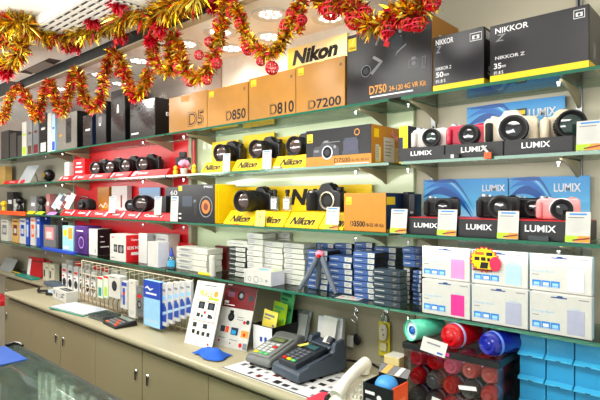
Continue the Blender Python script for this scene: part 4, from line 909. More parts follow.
for i,(a,b,m,m2,lab) in enumerate(((36.5,40,blue,white,'blue and white upright carton nearest the clear grey pack'),(30.5,35,white,orange,'white upright carton with orange print'),(26,29,blue,paleblue,'slim blue upright carton'),(19.5,25.5,white,blue,'white upright carton with blue print at the far end'),(12,18.5,mat('tan_carton'),darkred,'tan upright carton at the far end of the lowest shelf'),(1,8,offwhite,greyp,'off-white carton at the frame edge of the lowest shelf'))):
    o = pcarton('gadget_carton',lab,'box',a,b,217+.5*i,1.545,z4+.001,.08,m); mark_front(o,[('r',.2,.3,.8,.75,m2),('r',.3,.4,.7,.6,lgrey),('r',.15,.86,.85,.92,m2)])
o = MB().box(W(43,1.5),W(75,1.5),0,.03,-.006,.016,blue).build('display_tray',None,.003,loc=(0,1.488,z4)); T(o,'shallow royal blue tray along the edge of the lowest shelf','tray')
# ================================================================== COUNTER TOP
def on(px, py, z=CT):
    D = GD(px, py, z); return Vector((W(px,D), D, z+.0006))
# ---- printed mat and red sheet
a = on(223,368); 
o = MB().prism([(0,0),(.55,0),(.55,.27),(.02,.30)],'z',0,.003,mat('mat_paper',(222,222,220),.35)).build('counter_mat',None,loc=(a.x,a.y-.005,CT+.0005))
it = []
for i in range(11):
    for j in range(5): 
        if random.random() < .85: it.append(('r',.05+i*.085,.08+j*.18,.05+i*.085+random.uniform(.03,.06),.08+j*.18+random.uniform(.05,.11),random.choice([ink,slate,greyink,darkred,slate2,midgrey])))
marks(o,'printed_pictures',(0,0,.003),(.55,0,0),(0,.27,0),it,lift=.00004,back=mat('mat_paper'))
MB().prism([(0,0),(.55,0),(.55,.006),(0,.006)],'z',.0031,.0036,slate2).build('dark_border',o)
T(o,'white printed counter mat with small dark pictures under the card terminals','mat')
b = on(318,396)
o = MB().box(-.005,.22,-.012,.075,0,.002,mat('pink_red_sheet',(226,70,90),.4)).build('plastic_sheet',None,loc=(b.x,1.275,CT+.0041)); T(o,'pink-red plastic sheet at the counter edge by the telephone','sheet')
# ---- card terminals
def terminal(loc, rz, bm_, keym, dark, label, w, L, tall, cradle):
    t = empty('card_terminal', loc, rz)
    if cradle:
        MB().prism([(0,.006),(0,.036),(.012,.046),(L*.72,.100*tall),(L*.78,.125*tall),(L,.135*tall),(L+.01,.12*tall),(L+.01,.006)],'x',-w/2,w/2,bm_).build('cradle',t,.006,50,seg=3)
        for sx in (-1,1): MB().prism([(.05,.060),(L*.74,.104*tall),(L*.80,.150*tall),(L,.158*tall),(L,.12*tall),(.05,.04)],'x',sx*(w/2-.012)-.010,sx*(w/2-.012)+.010,bm_).build('side_rail',t,.004,50)
        base_z, sl = .058, (.100*tall-.046)/(L*.72-.012)
    else:
        MB().prism([(0,.010),(-.004,.030),(.010,.042),(L*.70,.082*tall),(L*.80,.100*tall),(L*.97,.098*tall),(L,.07*tall),(L*.96,.006),(L*.3,.006)],'x',-w/2,w/2,bm_).build('body',t,.012,60,seg=4)
        base_z, sl = .050, (.082*tall-.042)/(L*.70-.010)
    for sx in (-1,1):
        for yy in (.02,L-.03): MB().lathe([(.009,0),(.009,.007),(.0001,.007)],(sx*(w/2-.02),yy,0),'z',rubber,10).build('foot',t)
    # the tilted key deck
    n = math.sqrt(1+sl*sl); U = Vector((1,0,0)); V = Vector((0,1/n,sl/n)); N = U.cross(V); dw, dl = w*(.66 if cradle else .80), L*.70
    O = Vector((-dw/2,.012,base_z-.006))
    th = .016 if cradle else .006
    def slab(u0,u1,v0,v1,t0,t1,m,name,par,bev=.002):
        P0 = lambda u,v,h: O+U*(u*dw)+V*(v*dl)+N*h
        vs = [P0(u0,v0,t0),P0(u1,v0,t0),P0(u1,v1,t0),P0(u0,v1,t0),P0(u0,v0,t1),P0(u1,v0,t1),P0(u1,v1,t1),P0(u0,v1,t1)]
        return MB().add(vs,[(0,3,2,1),(4,5,6,7),(0,1,5,4),(1,2,6,5),(2,3,7,6),(3,0,4,7)],m).build(name,par,bev)
    deck = slab(0,1,0,1,-.012,th,dark,'key_deck',t,.004)
    slab(.16,.86,.68,.90,th,th+.002,mat('terminal_bezel',(30,34,36),.3),'screen_bezel',deck,.001)
    slab(.22,.80,.71,.87,th+.002,th+.0026,mat('lcd_green',(112,124,84),.25) if not cradle else mat('lcd_teal',(60,96,100),.25),'screen',deck,0)
    for r in range(5):
        for c in range(3 if r else 3):
            m = keym
            if r == 0: m = [red,yellow,green][c] if cradle else [yellow,green,green][c]
            if not cradle and r == 3 and c == 2: m = red
            slab(.14+c*.25,.14+c*.25+.19,.06+r*.115,.06+r*.115+.075,th,th+.004,m,'key',deck,.001)
    return t
p = on(283,382)
t = terminal((p.x-.005,p.y+.012,CT+.0048), math.radians(-9), slate, mat('key_dark',(96,100,106),.4), slate2, '', .165, .235, .80, True)
T(t,'dark slate card terminal in its tall cradle, nearest the telephone','card terminal')
MB().prism([(-.05,.10),(-.028,.10),(-.028,.16),(-.05,.16)],'z',.0985,.0995,yellow2).build('sticky_note',t,rot=None)
MB().tube([(.03,.20,.105),(.03,.215,.125)],.016,slate2,12).build('paper_cover',t)
mb = MB(); mb.add([(.0,.19,.108),(.04,.19,.108),(.04,.20,.122),(.0,.20,.122),(.04,.218,.130),(.0,.218,.130)],[(0,1,2,3),(3,2,4,5)],white); mb.build('receipt_paper',t)
p = on(257,369)
t = terminal((p.x,p.y+.0,CT+.0048), math.radians(4), terminalgrey, mat('key_pale',(196,200,196),.4), mat('terminal_deck',(122,124,120),.4), '', .135, .235, .95, False)
T(t,'grey rounded card terminal with green screen, nearest the price boards','card terminal')
# receipt holder behind
p = on(294.5,349)
t = empty('receipt_holder',(p.x,p.y+.02,CT+.0006),0)
MB().prism([(0,.005),(.003,.005),(.045,.165),(.042,.165)],'x',-.050,.050,mat_glass('smoke_acrylic',(200,206,206),.4,.05,.45,(170,176,176))).build('back_plate',t,smooth=0)
MB().box(-.050,.050,-.03,.04,0,.005,clear).build('foot_plate',t,smooth=0)
MB().prism([(-.003,.012),(-.002,.012),(.036,.150),(.035,.150)],'x',-.030,.035,mat('receipt_grey',(170,172,168),.6)).build('receipt',t)
T(t,'smoky clear receipt holder behind the grey card terminal','holder')
# paper pad against the wall
p = on(326,352)
t = empty('paper_pad',(W(327,1.62),1.62,CT+.0006),.15)
MB().prism([(0,0),(.03,0),(.055,.18),(.030,.18)],'x',-.06,.06,mat('pad_grey',(196,198,200),.5)).build('block',t,.002)
mb = MB(); mb.add([(-.040,-.012,.05),(.035,-.014,.05),(.045,.012,.185),(-.020,.014,.19)],[(0,1,2,3)],white); mb.build('loose_slip',t)
T(t,'pale paper pad with a loose white slip standing behind the slate terminal','paper pad')
# ---- cables
o = MB().tube([(-.03,0,.006),(.02,.03,.012),(.08,.02,.02),(.12,.06,.01),(.18,.04,.006),(.22,.09,.006)],.005,black).build('power_cable',None,loc=tuple(on(340,364))); o.location.z = CT+.001; T(o,'black cable lying between the slate terminal and the telephone','cable')
# ---- telephone
p = on(350,392)
t = empty('telephone',(-.944,1.262,CT+.0006),math.radians(4))
MB().prism([(0,0),(0,.022),(.015,.028),(.17,.075),(.195,.072),(.195,0)],'x',-.085,.022,cream).build('base',t,.006,50,seg=3)
sl = (.075-.028)/.155
MB().prism([(.095,.001),(.095,.052),(.170,.0752),(.195,.072),(.195,.001)],'x',.0225,.095,cream).build('speaker_panel',t,.004)
for r in range(2):
    for c in range(3): MB().box(.035+c*.026,.053+c*.026,.105+r*.03,.122+r*.03,.052+r*.009,.064+r*.009,lgrey).build('memory_key',t,.001)
for r in range(4):
    for c in range(3):
        y = .045+r*.026; MB().box(-.022+c*.014,-.012+c*.014,y,y+.016,.028+sl*(y-.015),.036+sl*(y-.015)+.004,offwhite).build('key',t,.001)
for s,y in ((0,.03),(1,.185)):
    pass
mb = MB(); path = []; rad = []
for i in range(13):
    q = i/12; y = .0+.185*q; z = .050+sl*(y)+ .014*math.sin(math.pi*q); path.append((-.045,y,z)); rad.append(.024-.005*math.sin(math.pi*q))
h = mb.tube(path,rad,mat('handset_cream',(232,228,214),.3),16).build('handset',t,0,80)
MB().lathe([(.022,-.022),(.023,-.006),(.018,.006),(.0001,.007)],(-.045,.018,.050),'z',mat('handset_cream'),18).build('mouthpiece',h)
MB().lathe([(.022,-.024),(.023,-.006),(.018,.006),(.0001,.007)],(-.045,.168,.102),'z',mat('handset_cream'),18).build('earpiece',h)
pts = []
for i in range(60):
    q = i/59; a = i*1.15; pts.append((-.086+.008*math.cos(a)-.02*math.sin(q*3),.01+.06*q,.018+.009*math.sin(a)))
MB().tube(pts,.0025,black,6).build('coiled_cord',t)
T(t,'cream desk telephone with handset on its cradle at the counter edge','telephone')
# ---- orange and black box with blue ball
bx0, bx1 = W(363,1.265), W(393,1.265)
t = empty('open_carton',((bx0+bx1)/2,1.265,CT+.0008)); bw = (bx1-bx0)/2; bh = .118; bd = .085
MB().box(-bw,bw,0,.003,0,bh,boxblack).build('front_panel',t); MB().box(bw-.003,bw,.003,bd,0,bh+.005,orange).build('side_panel',t); MB().box(-bw,-bw+.003,.003,bd,0,bh,boxblack).build('side_panel',t)
MB().box(-bw+.003,bw-.003,bd-.003,bd,0,bh+.01,boxblack).build('back_panel',t); MB().box(-bw,bw,.0031,bd,0.0,.002,boxblack).build('bottom_panel',t)
f = MB().prism([(bd-.002,bh+.012),(bd+.001,bh+.012),(bd+.020,bh+.035),(bd+.017,bh+.035)],'x',-bw,bw,boxblack).build('flap',t)
marks(f,'flap_stripes',(-bw,bd-.002,bh+.012),(2*bw,0,0),(0,.019,.023),[('p',[(.1,0),(.3,0),(.45,1),(.25,1)],orangeink),('p',[(.55,0),(.7,0),(.85,1),(.7,1)],offwhite)],lift=.0008)
marks(t,'printed_marks',(-bw,0,0),(2*bw,0,0),(0,0,bh),[('r',.08,.74,.40,.82,whiteink),('c',.55,.70,.08,whiteink),('p',[(.50,.58),(.62,.70),(.66,.60)],whiteink),('r',.74,.56,.95,.66,whiteink),('r',.1,.56,.3,.62,greyink),('r',.1,.2,.5,.26,greyink)],lift=.0006)
marks(t,'side_print',(bw,.003,0),(0,bd-.003,0),(0,0,bh),[('r',.2,.3,.8,.7,mat('orange_pale',(250,130,70),.5))],lift=.0006)
T(t,'open black and orange carton with striped flap beside the plastic tub','box')
o = MB().sphere((0,0,0),.036,mat('ball_blue',(70,150,214),.4),sz=.9,seg=24,rg=16).build('foam_ball',None,0,60,loc=((bx0+bx1)/2+.006,1.305,CT+.0008+bh-.008)); T(o,'sky blue ball sitting in the open black and orange carton','ball')
o = carton('small_carton','small tan carton standing behind the open black and orange carton','box',W(384,1.46),W(399,1.46),1.46,CT+.001,.145,.06,mat('tan_pale',(206,190,130),.5),top=offwhite); mark_front(o,[('r',.1,.7,.9,.8,yellow),('r',.1,.3,.5,.4,whiteink)])
# ---- plastic tub with bottles
tx0, tx1, ty0, ty1, tz = W(404,1.45), W(498,1.45), 1.45, 1.735, 1.072
t = empty('bottle_tub',((tx0+tx1)/2,1.45,CT+.0008)); hw, dd, hh = (tx1-tx0)/2, ty1-ty0, tz-CT
tg = mat_glass('tub_plastic',(250,250,250),.1,.04)
MB().box(-hw,hw,0,.003,.003,hh-.013,tg).build('front_wall',t,smooth=0); MB().box(hw-.003,hw,.0031,dd,.003,hh-.013,tg).build('side_wall',t,smooth=0)
MB().box(-hw,-hw+.003,.0031,dd,.003,hh-.013,tg).build('side_wall',t,smooth=0); MB().box(-hw+.003,hw-.003,dd-.003,dd,.003,hh-.013,tg).build('back_wall',t,smooth=0); MB().box(-hw,hw,0,dd,0,.0029,tg).build('floor_plate',t,smooth=0)
rim = MB(); rim.box(-hw-.004,hw+.004,-.004,.010,hh-.0125,hh+.006,black); rim.box(-hw-.004,hw+.004,dd-.006,dd+.004,hh-.0125,hh+.006,black); rim.box(-hw-.004,-hw+.008,.0101,dd-.0061,hh-.0125,hh+.006,black); rim.box(hw-.008,hw+.004,.0101,dd-.0061,hh-.0125,hh+.006,mat('rim_teal',(30,60,70),.4))
rim.build('rim',t)
MB().box(-.010,.006,-.0048,-.0041,hh-.009,hh+.003,magenta).build('price_dot',t)
marks(t,'paper_label',(-hw,-.0,.0),(2*hw,0,0),(0,0,hh),[('p',[(.30,.02),(.48,.0),(.44,.26),(.33,.28)],whiteink),('r',.36,.10,.38,.18,blue),('r',.40,.10,.42,.18,blue),('p',[(.62,.50),(.80,.54),(.79,.60),(.61,.56)],whiteink)],lift=.0006)
T(t,'clear plastic tub with black rim filled with coloured bottles','tub')
def glossyb(n,c): return mat(n,c,.14,coat=.8)
redb = glossyb('bottle_red',(196,10,24)); pinkb = glossyb('bottle_pink',(226,90,130)); rosy = glossyb('bottle_rose',(200,36,56)); clearb = mat_glass('bottle_pale',(214,222,220),.4,.05,.35,(190,196,196)); blueb = glossyb('bottle_blue',(20,34,150)); mintb = glossyb('bottle_mint',(90,206,170)); smokeb = glossyb('bottle_smoke',(96,90,92)); rosep = glossyb('bottle_salmon',(206,70,70))
def bottle(x, y, z, r, L, m, band, label, rz=0, rx=0):
    t = empty('drink_bottle',(x,y,z)); t.rotation_euler = (rx,0,rz)
    MB().lathe([(.0001,-L*.02),(r*.35,-L*.015),(r*.45,.002),(r*.75,.0),(r*.95,L*.05),(r,L*.10),(r,L*.72),(r*.8,L*.80),(r*.55,L*.84),(.0001,L*.84)],(0,0,0),'y',m,28,close=False).build('bottle_body',t)
    MB().lathe([(r*1.01,L*.17),(r*1.05,L*.18),(r*1.05,L*.22),(r*1.01,L*.23)],(0,0,0),'y',band,28,close=False).build('band',t)
    MB().lathe([(r*.55,L*.841),(r*.62,L*.85),(r*.62,L*.98),(r*.4,L),(.0001,L)],(0,0,0),'y',band,20,close=False).build('cap',t)
    T(t,label,'bottle','coloured drink bottles in and on the tub'); return t
palev = mat('band_lilac',(180,180,220),.3)
R = .032; bz = CT+.005
rows = [(0,[(410,smokeb,'smoky bottle end at the bottom corner of the tub'),(430,smokeb,'smoky bottle end behind the white paper in the tub'),(451,redb,'dark red bottle end in the lowest layer of the tub'),(470,redb,'red bottle end in the lowest layer near the tub corner'),(488,clearb,'pale bottle end in the lowest layer at the tub corner')]),
        (1,[(411,redb,'bright red bottle in the middle layer by the tub edge'),(431,clearb,'pale bottle in the middle layer of the tub'),(451.5,redb,'red bottle in the middle layer under the pink dot'),(471,smokeb,'smoky bottle in the middle layer of the tub'),(489,rosep,'salmon bottle in the middle layer at the tub corner')]),
        (2,[(412,rosy,'rose bottle in the upper layer by the tub edge'),(431,redb,'large red bottle in the upper layer of the tub'),(452,pinkb,'pink bottle in the upper layer below the pink dot'),(472,rosep,'salmon bottle in the upper layer beside the paper strip'),(489,rosep,'salmon bottle in the upper layer at the tub corner')])]
for j,lst in rows:
    for px,m,lab in lst:
        D = 1.462+.004*j; k_ = [q[0] for q in lst].index(px); bottle(tx0+.0045+.0285+k_*.0597, D, bz+.030+j*.0610, .0285, .20, m, palev if m is not clearb else lgrey, lab)
zt = tz+.0065
bottle(W(455,1.475)-.020,1.470,zt+.040,.038,.17,redb,palev,'red bottle with pale band lying on top of the tub behind the white label',-.25)
bottle(W(472,1.63),1.645,zt+.034,.032,.13,redb,palev,'red bottle lying deeper on the tub behind the blue one',-.1)
bottle(W(484,1.455),1.470,zt+.038,.036,.16,blueb,mat('band_blue',(110,140,230),.3),'blue bottle lying on top of the tub at its corner',-.35)
t = empty('plastic_cup',(W(410,1.46),1.462,zt+.039),0); t.rotation_euler = (0,0,-.40); t.scale = (.95,.8,.95)
MB().lathe([(.034,0),(.036,.004),(.034,.10),(.028,.16),(.0001,.165)],(0,0,0),'y',mintb,28,close=False).build('body',t)
MB().lathe([(.036,-.002),(.037,.004),(.031,.004),(.029,.02)],(0,0,0),'y',mat('mint_pale',(140,226,200),.3),28,close=False).build('rim',t)
MB().lathe([(.0305,.012),(.0001,.012)],(0,0,0),'y',mat('cup_white_inside',(206,222,220),.4),24,close=False).build('inner_base',t); MB().lathe([(.014,.005),(.014,.012),(.006,.004),(.0001,.004)],(0,0,0),'y',mat('cup_blue',(50,110,190),.3),16,close=False).build('straw_plug',t)
T(t,'mint green cup lying on the tub corner with its open end showing','cup')
o = MB().box(-.042,.042,0,.001,-.020,.024,white).build('price_label',None,loc=(W(433.5,1.443),1.4435,tz+.012),rot=(-.3,.12,0)); marks(o,'printed_text',(-.042,0,-.02),(.084,0,0),(0,0,.044),[('r',.2,.6,.75,.72,greyink),('r',.2,.35,.6,.42,lgrey),('r',.68,.12,.9,.24,blue)],lift=.0008); T(o,'white price label hanging over the black rim of the tub','label')
# ---- blue bin drawers
c0 = W(518,1.55); cw = .0752; top = 1.158; rh = .0722
for c in range(3):
    t = empty('drawer_tower',(c0+cw*(c+.5),1.55,CT+.0008))
    MB().box(-cw/2+.0012,cw/2-.0012,.012,.185,0,top-CT-.001,skyblue).build('housing',t,.001)
    for r in range(4):
        z0 = top-CT-.001-(r+1)*rh+.001
        d = MB().prism([(.0,z0+.004),(.010,z0+.012),(.0115,z0+rh-.002),(.0118,z0+.002)],'x',-cw/2+.002,cw/2-.002,skyblue).build('drawer',t,.0006)
        MB().prism([(-.010,z0+.0),(-.010,z0+.004),(.006,z0+.012),(.0105,z0+.004),(.0105,z0)],'x',-cw/2+.0018,cw/2-.0018,skyblue2).build('lip',d,.0008)
        MB().box(-.006,.006,-.0108,-.0101,z0+.001,z0+.0035,navy).build('latch_slot',d)
    T(t,['sky blue drawer tower standing against the bottle tub','sky blue drawer tower in the middle of the three','sky blue drawer tower farthest from the bottle tub'][c],'drawer unit','sky blue small-parts drawer towers')
# ---- hooks and keys on the wall
wy = WALL-.0125
def hook(px,py,label,par=None):
    x, z = W(px,wy), Z(px,py,wy); t = empty('wall_hook',(x,wy,z)); MB().lathe([(.010,0),(.010,.003),(.0001,.004)],(0,0,0),'-y',chrome,14).build('plate',t); MB().tube([(0,-.003,0),(0,-.016,-.004),(0,-.020,-.016),(0,-.014,-.022),(0,-.010,-.018)],.0025,chrome).build('hook_wire',t); T(t,label,'hook'); return x, z
x,z = hook(357,311,'chrome wall hook holding the key bunch')
t = empty('key_bunch',(x,wy-.016,z-.022))
MB().tube([(.014*math.cos(k*math.pi/8),0,-.010+.014*math.sin(k*math.pi/8)) for k in range(16)],.0018,chrome,6,True).build('ring',t)
mb = MB(); [mb.tube([(.005*math.cos(k*math.pi/4)+.002,0,-.03-.011*i+.006*math.sin(k*math.pi/4)) for k in range(8)],.0015,steel,6,True) for i in range(4)]; mb.build('chain',t)
MB().box(-.036,-.003,-.010,-.002,-.130,-.080,white).build('key_tag',t,.003); MB().sphere((.014,-.004,-.093),.019,black,sy=.3,sz=1.25,seg=18,rg=12).build('key_fob',t)
MB().prism([(-.006,-.07),(.004,-.07),(.002,-.09),(-.004,-.09)],'y',-.003,-.001,steel).build('key',t)
T(t,'key bunch with white tag and black fob hanging on the taupe wall','keys')
x,z = hook(386,312,'chrome wall hook holding the yellow hang pack')
t = empty('hang_pack',(x,wy-.014,z-.012))
MB().box(-.027,.027,.0,.004,-.165,-.025,mat('yellow_card_olive',(206,190,40),.45)).build('backing_card',t,.002); MB().box(-.014,.014,0,.003,-.026,.0,chrome).build('hanger',t,.001)
MB().prism([(-.016,-.10),(.010,-.10),(.018,-.085),(.020,-.05),(.010,-.032),(-.006,-.032),(-.018,-.05)],'y',-.012,-.0005,cream).build('fob_body',t,.003); MB().box(-.014,.016,-.010,-.0005,-.142,-.108,mat('pack_grey',(196,190,150),.4)).build('spare_part',t,.002)
MB().lathe([(.004,0),(.004,.001),(.0001,.001)],(0,-.0125,-.055),'-y',greyp,12).build('button',t); MB().lathe([(.004,0),(.004,.001),(.0001,.001)],(.004,-.0125,-.075),'-y',greyp,12).build('button',t)
T(t,'yellow hang pack with cream remote hanging on the taupe wall','pack')
# ---- price boards
def board(bl, br, tpx, h, label, design, name='price_board'):
    A, B = on(*bl), on(*br); w = (B-A).length; ang = math.atan2(B.y-A.y,B.x-A.x)
    t = empty(name,((A.x+B.x)/2,(A.y+B.y)/2,CT+.0006),ang)
    k = .085
    MB().prism([(0,0),(.003,0),(k+.003,h),(k,h)],'x',-w/2,w/2,white).build('board',t)
    MB().prism([(k-.002+.004,h*.9),(k+.005,h*.9),(k+.05,0),(k+.046,0)],'x',-w*.2,w*.2,lgrey).build('easel_leg',t)
    design(t,(-w/2,0,0),(w,0,0),(0,k,h)); T(t,label,'price board'); return t
def d1(t,O,U,V):
    it = [('r',.02,.01,.98,.99,mat('sheet_cream',(236,232,214),.5)),('c',.26,.82,.07,yellow2),('t','SALE',.30,.76,.66,.86,orangeink,.02),('c',.78,.82,.08,orangeink),('r',.55,.72,.92,.76,lime),('r',.3,.93,.75,.95,greyink),
      ('r',.14,.38,.90,.70,red),('r',.155,.388,.885,.692,mat('sheet_cream')),('r',.24,.57,.46,.68,black2),('c',.35,.62,.07,slate),('r',.58,.57,.82,.68,black2),('c',.70,.62,.07,slate),('r',.24,.44,.36,.50,slate2),('c',.44,.46,.04,slate),('r',.64,.44,.76,.50,slate2),('c',.78,.46,.04,slate),('c',.52,.52,.04,red),
      ('r',.18,.28,.32,.35,slate2),('r',.55,.28,.70,.35,slate2),('r',.2,.18,.30,.24,black2),('r',.38,.17,.48,.23,slate2),('r',.56,.17,.66,.23,slate2),('r',.74,.17,.84,.23,slate2),('r',.15,.10,.85,.105,greyink),('r',.4,.04,.5,.08,lgrey),('c',.85,.06,.03,red)]
    marks(t,'printed_design',O,U,V,it,lift=.0006)
d1t = board((184,343),(211.5,350),0,.285,'white price board with a red framed block and yellow headline',d1)
def d2(t,O,U,V):
    it = [('r',0,.60,1,1,darkred),('r',.06,.94,.2,.96,whiteink),('c',.24,.82,.10,slate2),('r',.12,.76,.34,.84,mat('plum_print',(110,70,90),.4)),('c',.55,.80,.11,black2),('c',.55,.80,.06,greyp),('c',.86,.78,.08,slate2),('r',.06,.66,.2,.70,whiteink),('r',.06,.63,.4,.645,whiteink),
      ('c',.36,.46,.10,black2),('c',.36,.46,.06,slate2),('r',.30,.52,.42,.56,black2),('r',.55,.47,.75,.48,greyink),('r',.55,.43,.75,.44,greyink),('c',.90,.42,.05,slate2),('c',.80,.41,.04,red),
      ('r',.10,.22,.24,.31,slate),('r',.26,.22,.36,.31,orange),('r',.44,.20,.66,.31,navy),('r',.46,.21,.60,.27,skyblue),('r',.76,.19,.98,.29,orangeink),('c',.86,.23,.04,red),
      ('r',.08,.13,.3,.14,greyink),('r',.44,.12,.68,.13,greyink),('c',.12,.08,.03,red),('r',.2,.05,.36,.09,lgrey),('c',.48,.07,.02,darkred),('c',.80,.07,.05,red),('r',.88,.02,.99,.11,greyink)]
    marks(t,'printed_design',O,U,V,it,lift=.0006,back=white)
board((214.5,344.5),(246,352),0,.285,'price board with dark red camera header behind the blue cloth',d2)
# ---- blue cloth
p = on(214,355); mb = MB(); N = 14; vs = []; fs = []
rr = random.Random(4)
for i in range(N+1):
    for j in range(N+1):
        u, v = i/N, j/N; e = min(u,1-u,v,1-v)
        z = .004+.030*min(1,e*5)*(.6+.4*math.sin(7*u+2.2*v))*(.65+.35*math.cos(5*v-3*u)) + .025*max(0,1-((u-.55)**2+(v-.5)**2)*7)
        vs.append(((u-.5)*.17+.012*math.sin(6*v),(v-.5)*.10+.010*math.sin(7*u),z))
for i in range(N):
    for j in range(N): a = i*(N+1)+j; fs.append((a,a+N+1,a+N+2,a+1))
o = mb.add(vs,fs,mat('cloth_blue',(32,92,190),.8,scale=60,bump=.3)).build('microfibre_cloth',None,0,180,loc=(p.x,p.y-.012,CT+.0007)); m = o.modifiers.new('thick','SOLIDIFY'); m.thickness = .0015; m.offset = 1
s = o.modifiers.new('sub','SUBSURF'); s.levels = s.render_levels = 1
T(o,'crumpled royal blue cloth lying before the price boards','cloth')
# ---- leaflet bin
A = on(248,353); B = on(262,357)
t = empty('leaflet_bin',(W(262,1.49)-.045,1.535,CT+.0008),math.radians(0)); bw = .066; bd = .165; bh = .115
MB().box(-bw,bw,0,.003,0,bh,black2).build('front_panel',t); MB().box(bw-.003,bw,.0031,bd,0,bh*1.0,black2).build('side_panel',t); MB().box(-bw,-bw+.003,.0031,bd,0,bh,black2).build('side_panel',t); MB().box(-bw+.0031,bw-.0031,bd-.003,bd,0,bh+.05,black2).build('back_panel',t); MB().box(-bw+.0031,bw-.0031,.0031,bd-.0031,0,.003,black2).build('bottom_panel',t)
marks(t,'white_label',(-bw,0,0),(2*bw,0,0),(0,0,bh),[('r',.04,.02,.96,.98,whiteink),('r',.38,.38,.50,.56,blue),('r',.60,.40,.72,.58,blue)],lift=.0008)
T(t,'black leaflet bin with white front panel behind the grey card terminal','bin')
bx, by = t.location.x, t.location.y
for dx,dy,h,m,lab,ti,hd in ((0,.030,.165,mat('leaflet_yellow',(232,214,90),.5),'pale yellow leaflet standing at the front of the leaflet bin',.25,greyink),(.004,.085,.195,lime,'lime leaflet in the middle of the leaflet bin',.22,green),(.010,.122,.26,green,'tall green leaflet at the back of the leaflet bin',.18,mat('green_deep',(30,110,70),.5))):
    o = MB().box(-.044,.044,0,.002,0,h,m).build('leaflet',None,loc=(bx+dx-.015,by+dy,CT+.010),rot=(-ti*.6,.10,0)); marks(o,'printed_block',(-.044,0,0),(.088,0,0),(0,0,h),[('r',.1,.84,.8,.90,hd),('r',.1,.76,.55,.80,hd),('r',.1,.1,.9,.3,hd),('c',.8,.62,.08,hd)]); T(o,lab,'leaflet')
o = MB().box(-.03,.03,0,.004,0,.20,teal).build('leaflet',None,loc=(bx+.115,by+.21,CT+.001),rot=(-.12,.05,0)); T(o,'teal leaflet leaning behind the leaflet bin','leaflet')
# ---- wire rack with hanging packs
rx0, rx1, ry = W(82,1.49), W(192,1.49), 1.49; rt = 1.140
t = empty('wire_rack',((rx0+rx1)/2,ry,CT+.0006)); hw = (rx1-rx0)/2; wire = mat('rack_cream',(206,198,170),.4)
mb = MB()
for z in (.02,.10,.185,rt-CT): mb.tube([(-hw,0,z),(hw,0,z)],.0032,wire,6)
for k in range(25):
    x = -hw+2*hw*k/24; mb.tube([(x,.003,.02),(x,.003,rt-CT)],.002,wire,6)
mb.build('grid_panel',t)
for sx in (-1,1): MB().tube([(sx*hw,.09,.004),(sx*hw,0,.004),(sx*hw,0,rt-CT),(sx*hw,.01,rt-CT+.004)],.004,wire,8).build('end_post',t)
mb = MB()
for k in range(22):
    x = -hw+.05+(2*hw-.1)*k/21; mb.tube([(x,0,.10),(x,-.018,.095),(x,-.032,.060),(x,-.028,.012),(x,-.01,.006)],.0028,mat('rack_brown',(150,110,84),.4),6)
mb.build('front_hoops',t)
for k in range(12):
    x = -hw+.06+(2*hw-.12)*k/11; MB().tube([(x,0,.262),(x,-.065,.258),(x,-.070,.264)],.0022,wire,6).build('hook',t)
T(t,'cream wire rack with hooks standing on the counter, hung with small packs','rack')
def hangpack(px0, px1, y0, y1, D, d, m, label, items=(), side=None, name='hang_pack', group='small packs hanging on the wire rack', rz=0):
    x0, x1 = W(px0,D), W(px1,D); w = x1-x0; pc = (px0+px1)/2; z1, z0 = Z(pc,y0,D), max(CT+.002,Z(pc,y1,D)); h = z1-z0
    o = MB().box(-w/2,w/2,-d/2,d/2,0,h,m,right=side or m).build(name,None,.0015,loc=((x0+x1)/2,D+d/2,z0),rz=rz); o['_w']=w; o['_d']=d; o['_h']=h
    if items: mark_front(o,items,'printed_label')
    T(o,label,'pack',group); return o
lb = mat('pale_sky_card',(150,196,226),.5)
hangpack(143.5,160,281,327,1.395,.03,lb,'pale blue pack with royal blue header and white scroll, hanging at the rack front',[('r',0,.62,1,1,blue),('a',[(.1,.82),(.25,.86),(.4,.80),(.6,.84)],.05,whiteink),('r',.15,.70,.8,.74,whiteink),('r',.1,.1,.9,.16,paleblue)],side=blue)
for k in range(5):
    a = 160.8+k*6.1
    hangpack(a,a+5.7,283-.5*k,326-2.4*k,1.41+.010*k,.016,white,['white pack with blue swoosh touching the pale blue pack','white pack with blue swoosh second from the pale blue pack','white pack with blue swoosh in the middle of its row','white pack with blue swoosh second from the rack end','white pack with blue swoosh nearest the price boards'][k],[('r',.2,.80,.8,.86,greyink),('p',[(0,.10),(1,.10),(1,.42),(.6,.55),(0,.48)],mat('swoosh_blue',(40,76,160),.4)),('p',[(0,.22),(1,.30),(1,.36),(0,.30)],paleblue),('r',.2,.6,.9,.7,lb)],side=mat('shade_white'))
hangpack(136,143,286,317,1.41,.02,clearpack,'clear pack holding a black and red headset on the wire rack',[('c',.5,.40,.30,black2),('c',.5,.40,.18,midgrey),('r',.2,.62,.8,.72,red),('r',.2,.8,.8,.95,greyp)])
hangpack(128.5,135.5,280,318,1.405,.018,offwhite,'tall plain white pack beside the headset pack',[('r',.2,.1,.8,.2,lgrey),('c',.5,.92,.08,greyink)])
hangpack(120.5,127.5,281,309,1.405,.018,white,'white pack with blue and red print beside the tall plain one',[('r',.1,.82,.9,.95,blue),('r',.35,.15,.65,.75,blue),('r',.35,.5,.65,.6,red),('r',.1,.4,.3,.5,blueprint)])
hangpack(108.5,120,276,298,1.395,.045,offwhite,'white box with a black oval on its face at the wire rack',[('c',.52,.55,.22,black2),('c',.52,.55,.15,slate2),('r',.1,.9,.6,.95,greyink)],side=lgrey)
hangpack(103.5,108,276,298,1.41,.03,mat('mint_white',(206,216,196),.5),'slim pale green pack touching the white box with black oval',[('r',0,.9,1,1,red),('r',.2,.1,.8,.5,lime)])
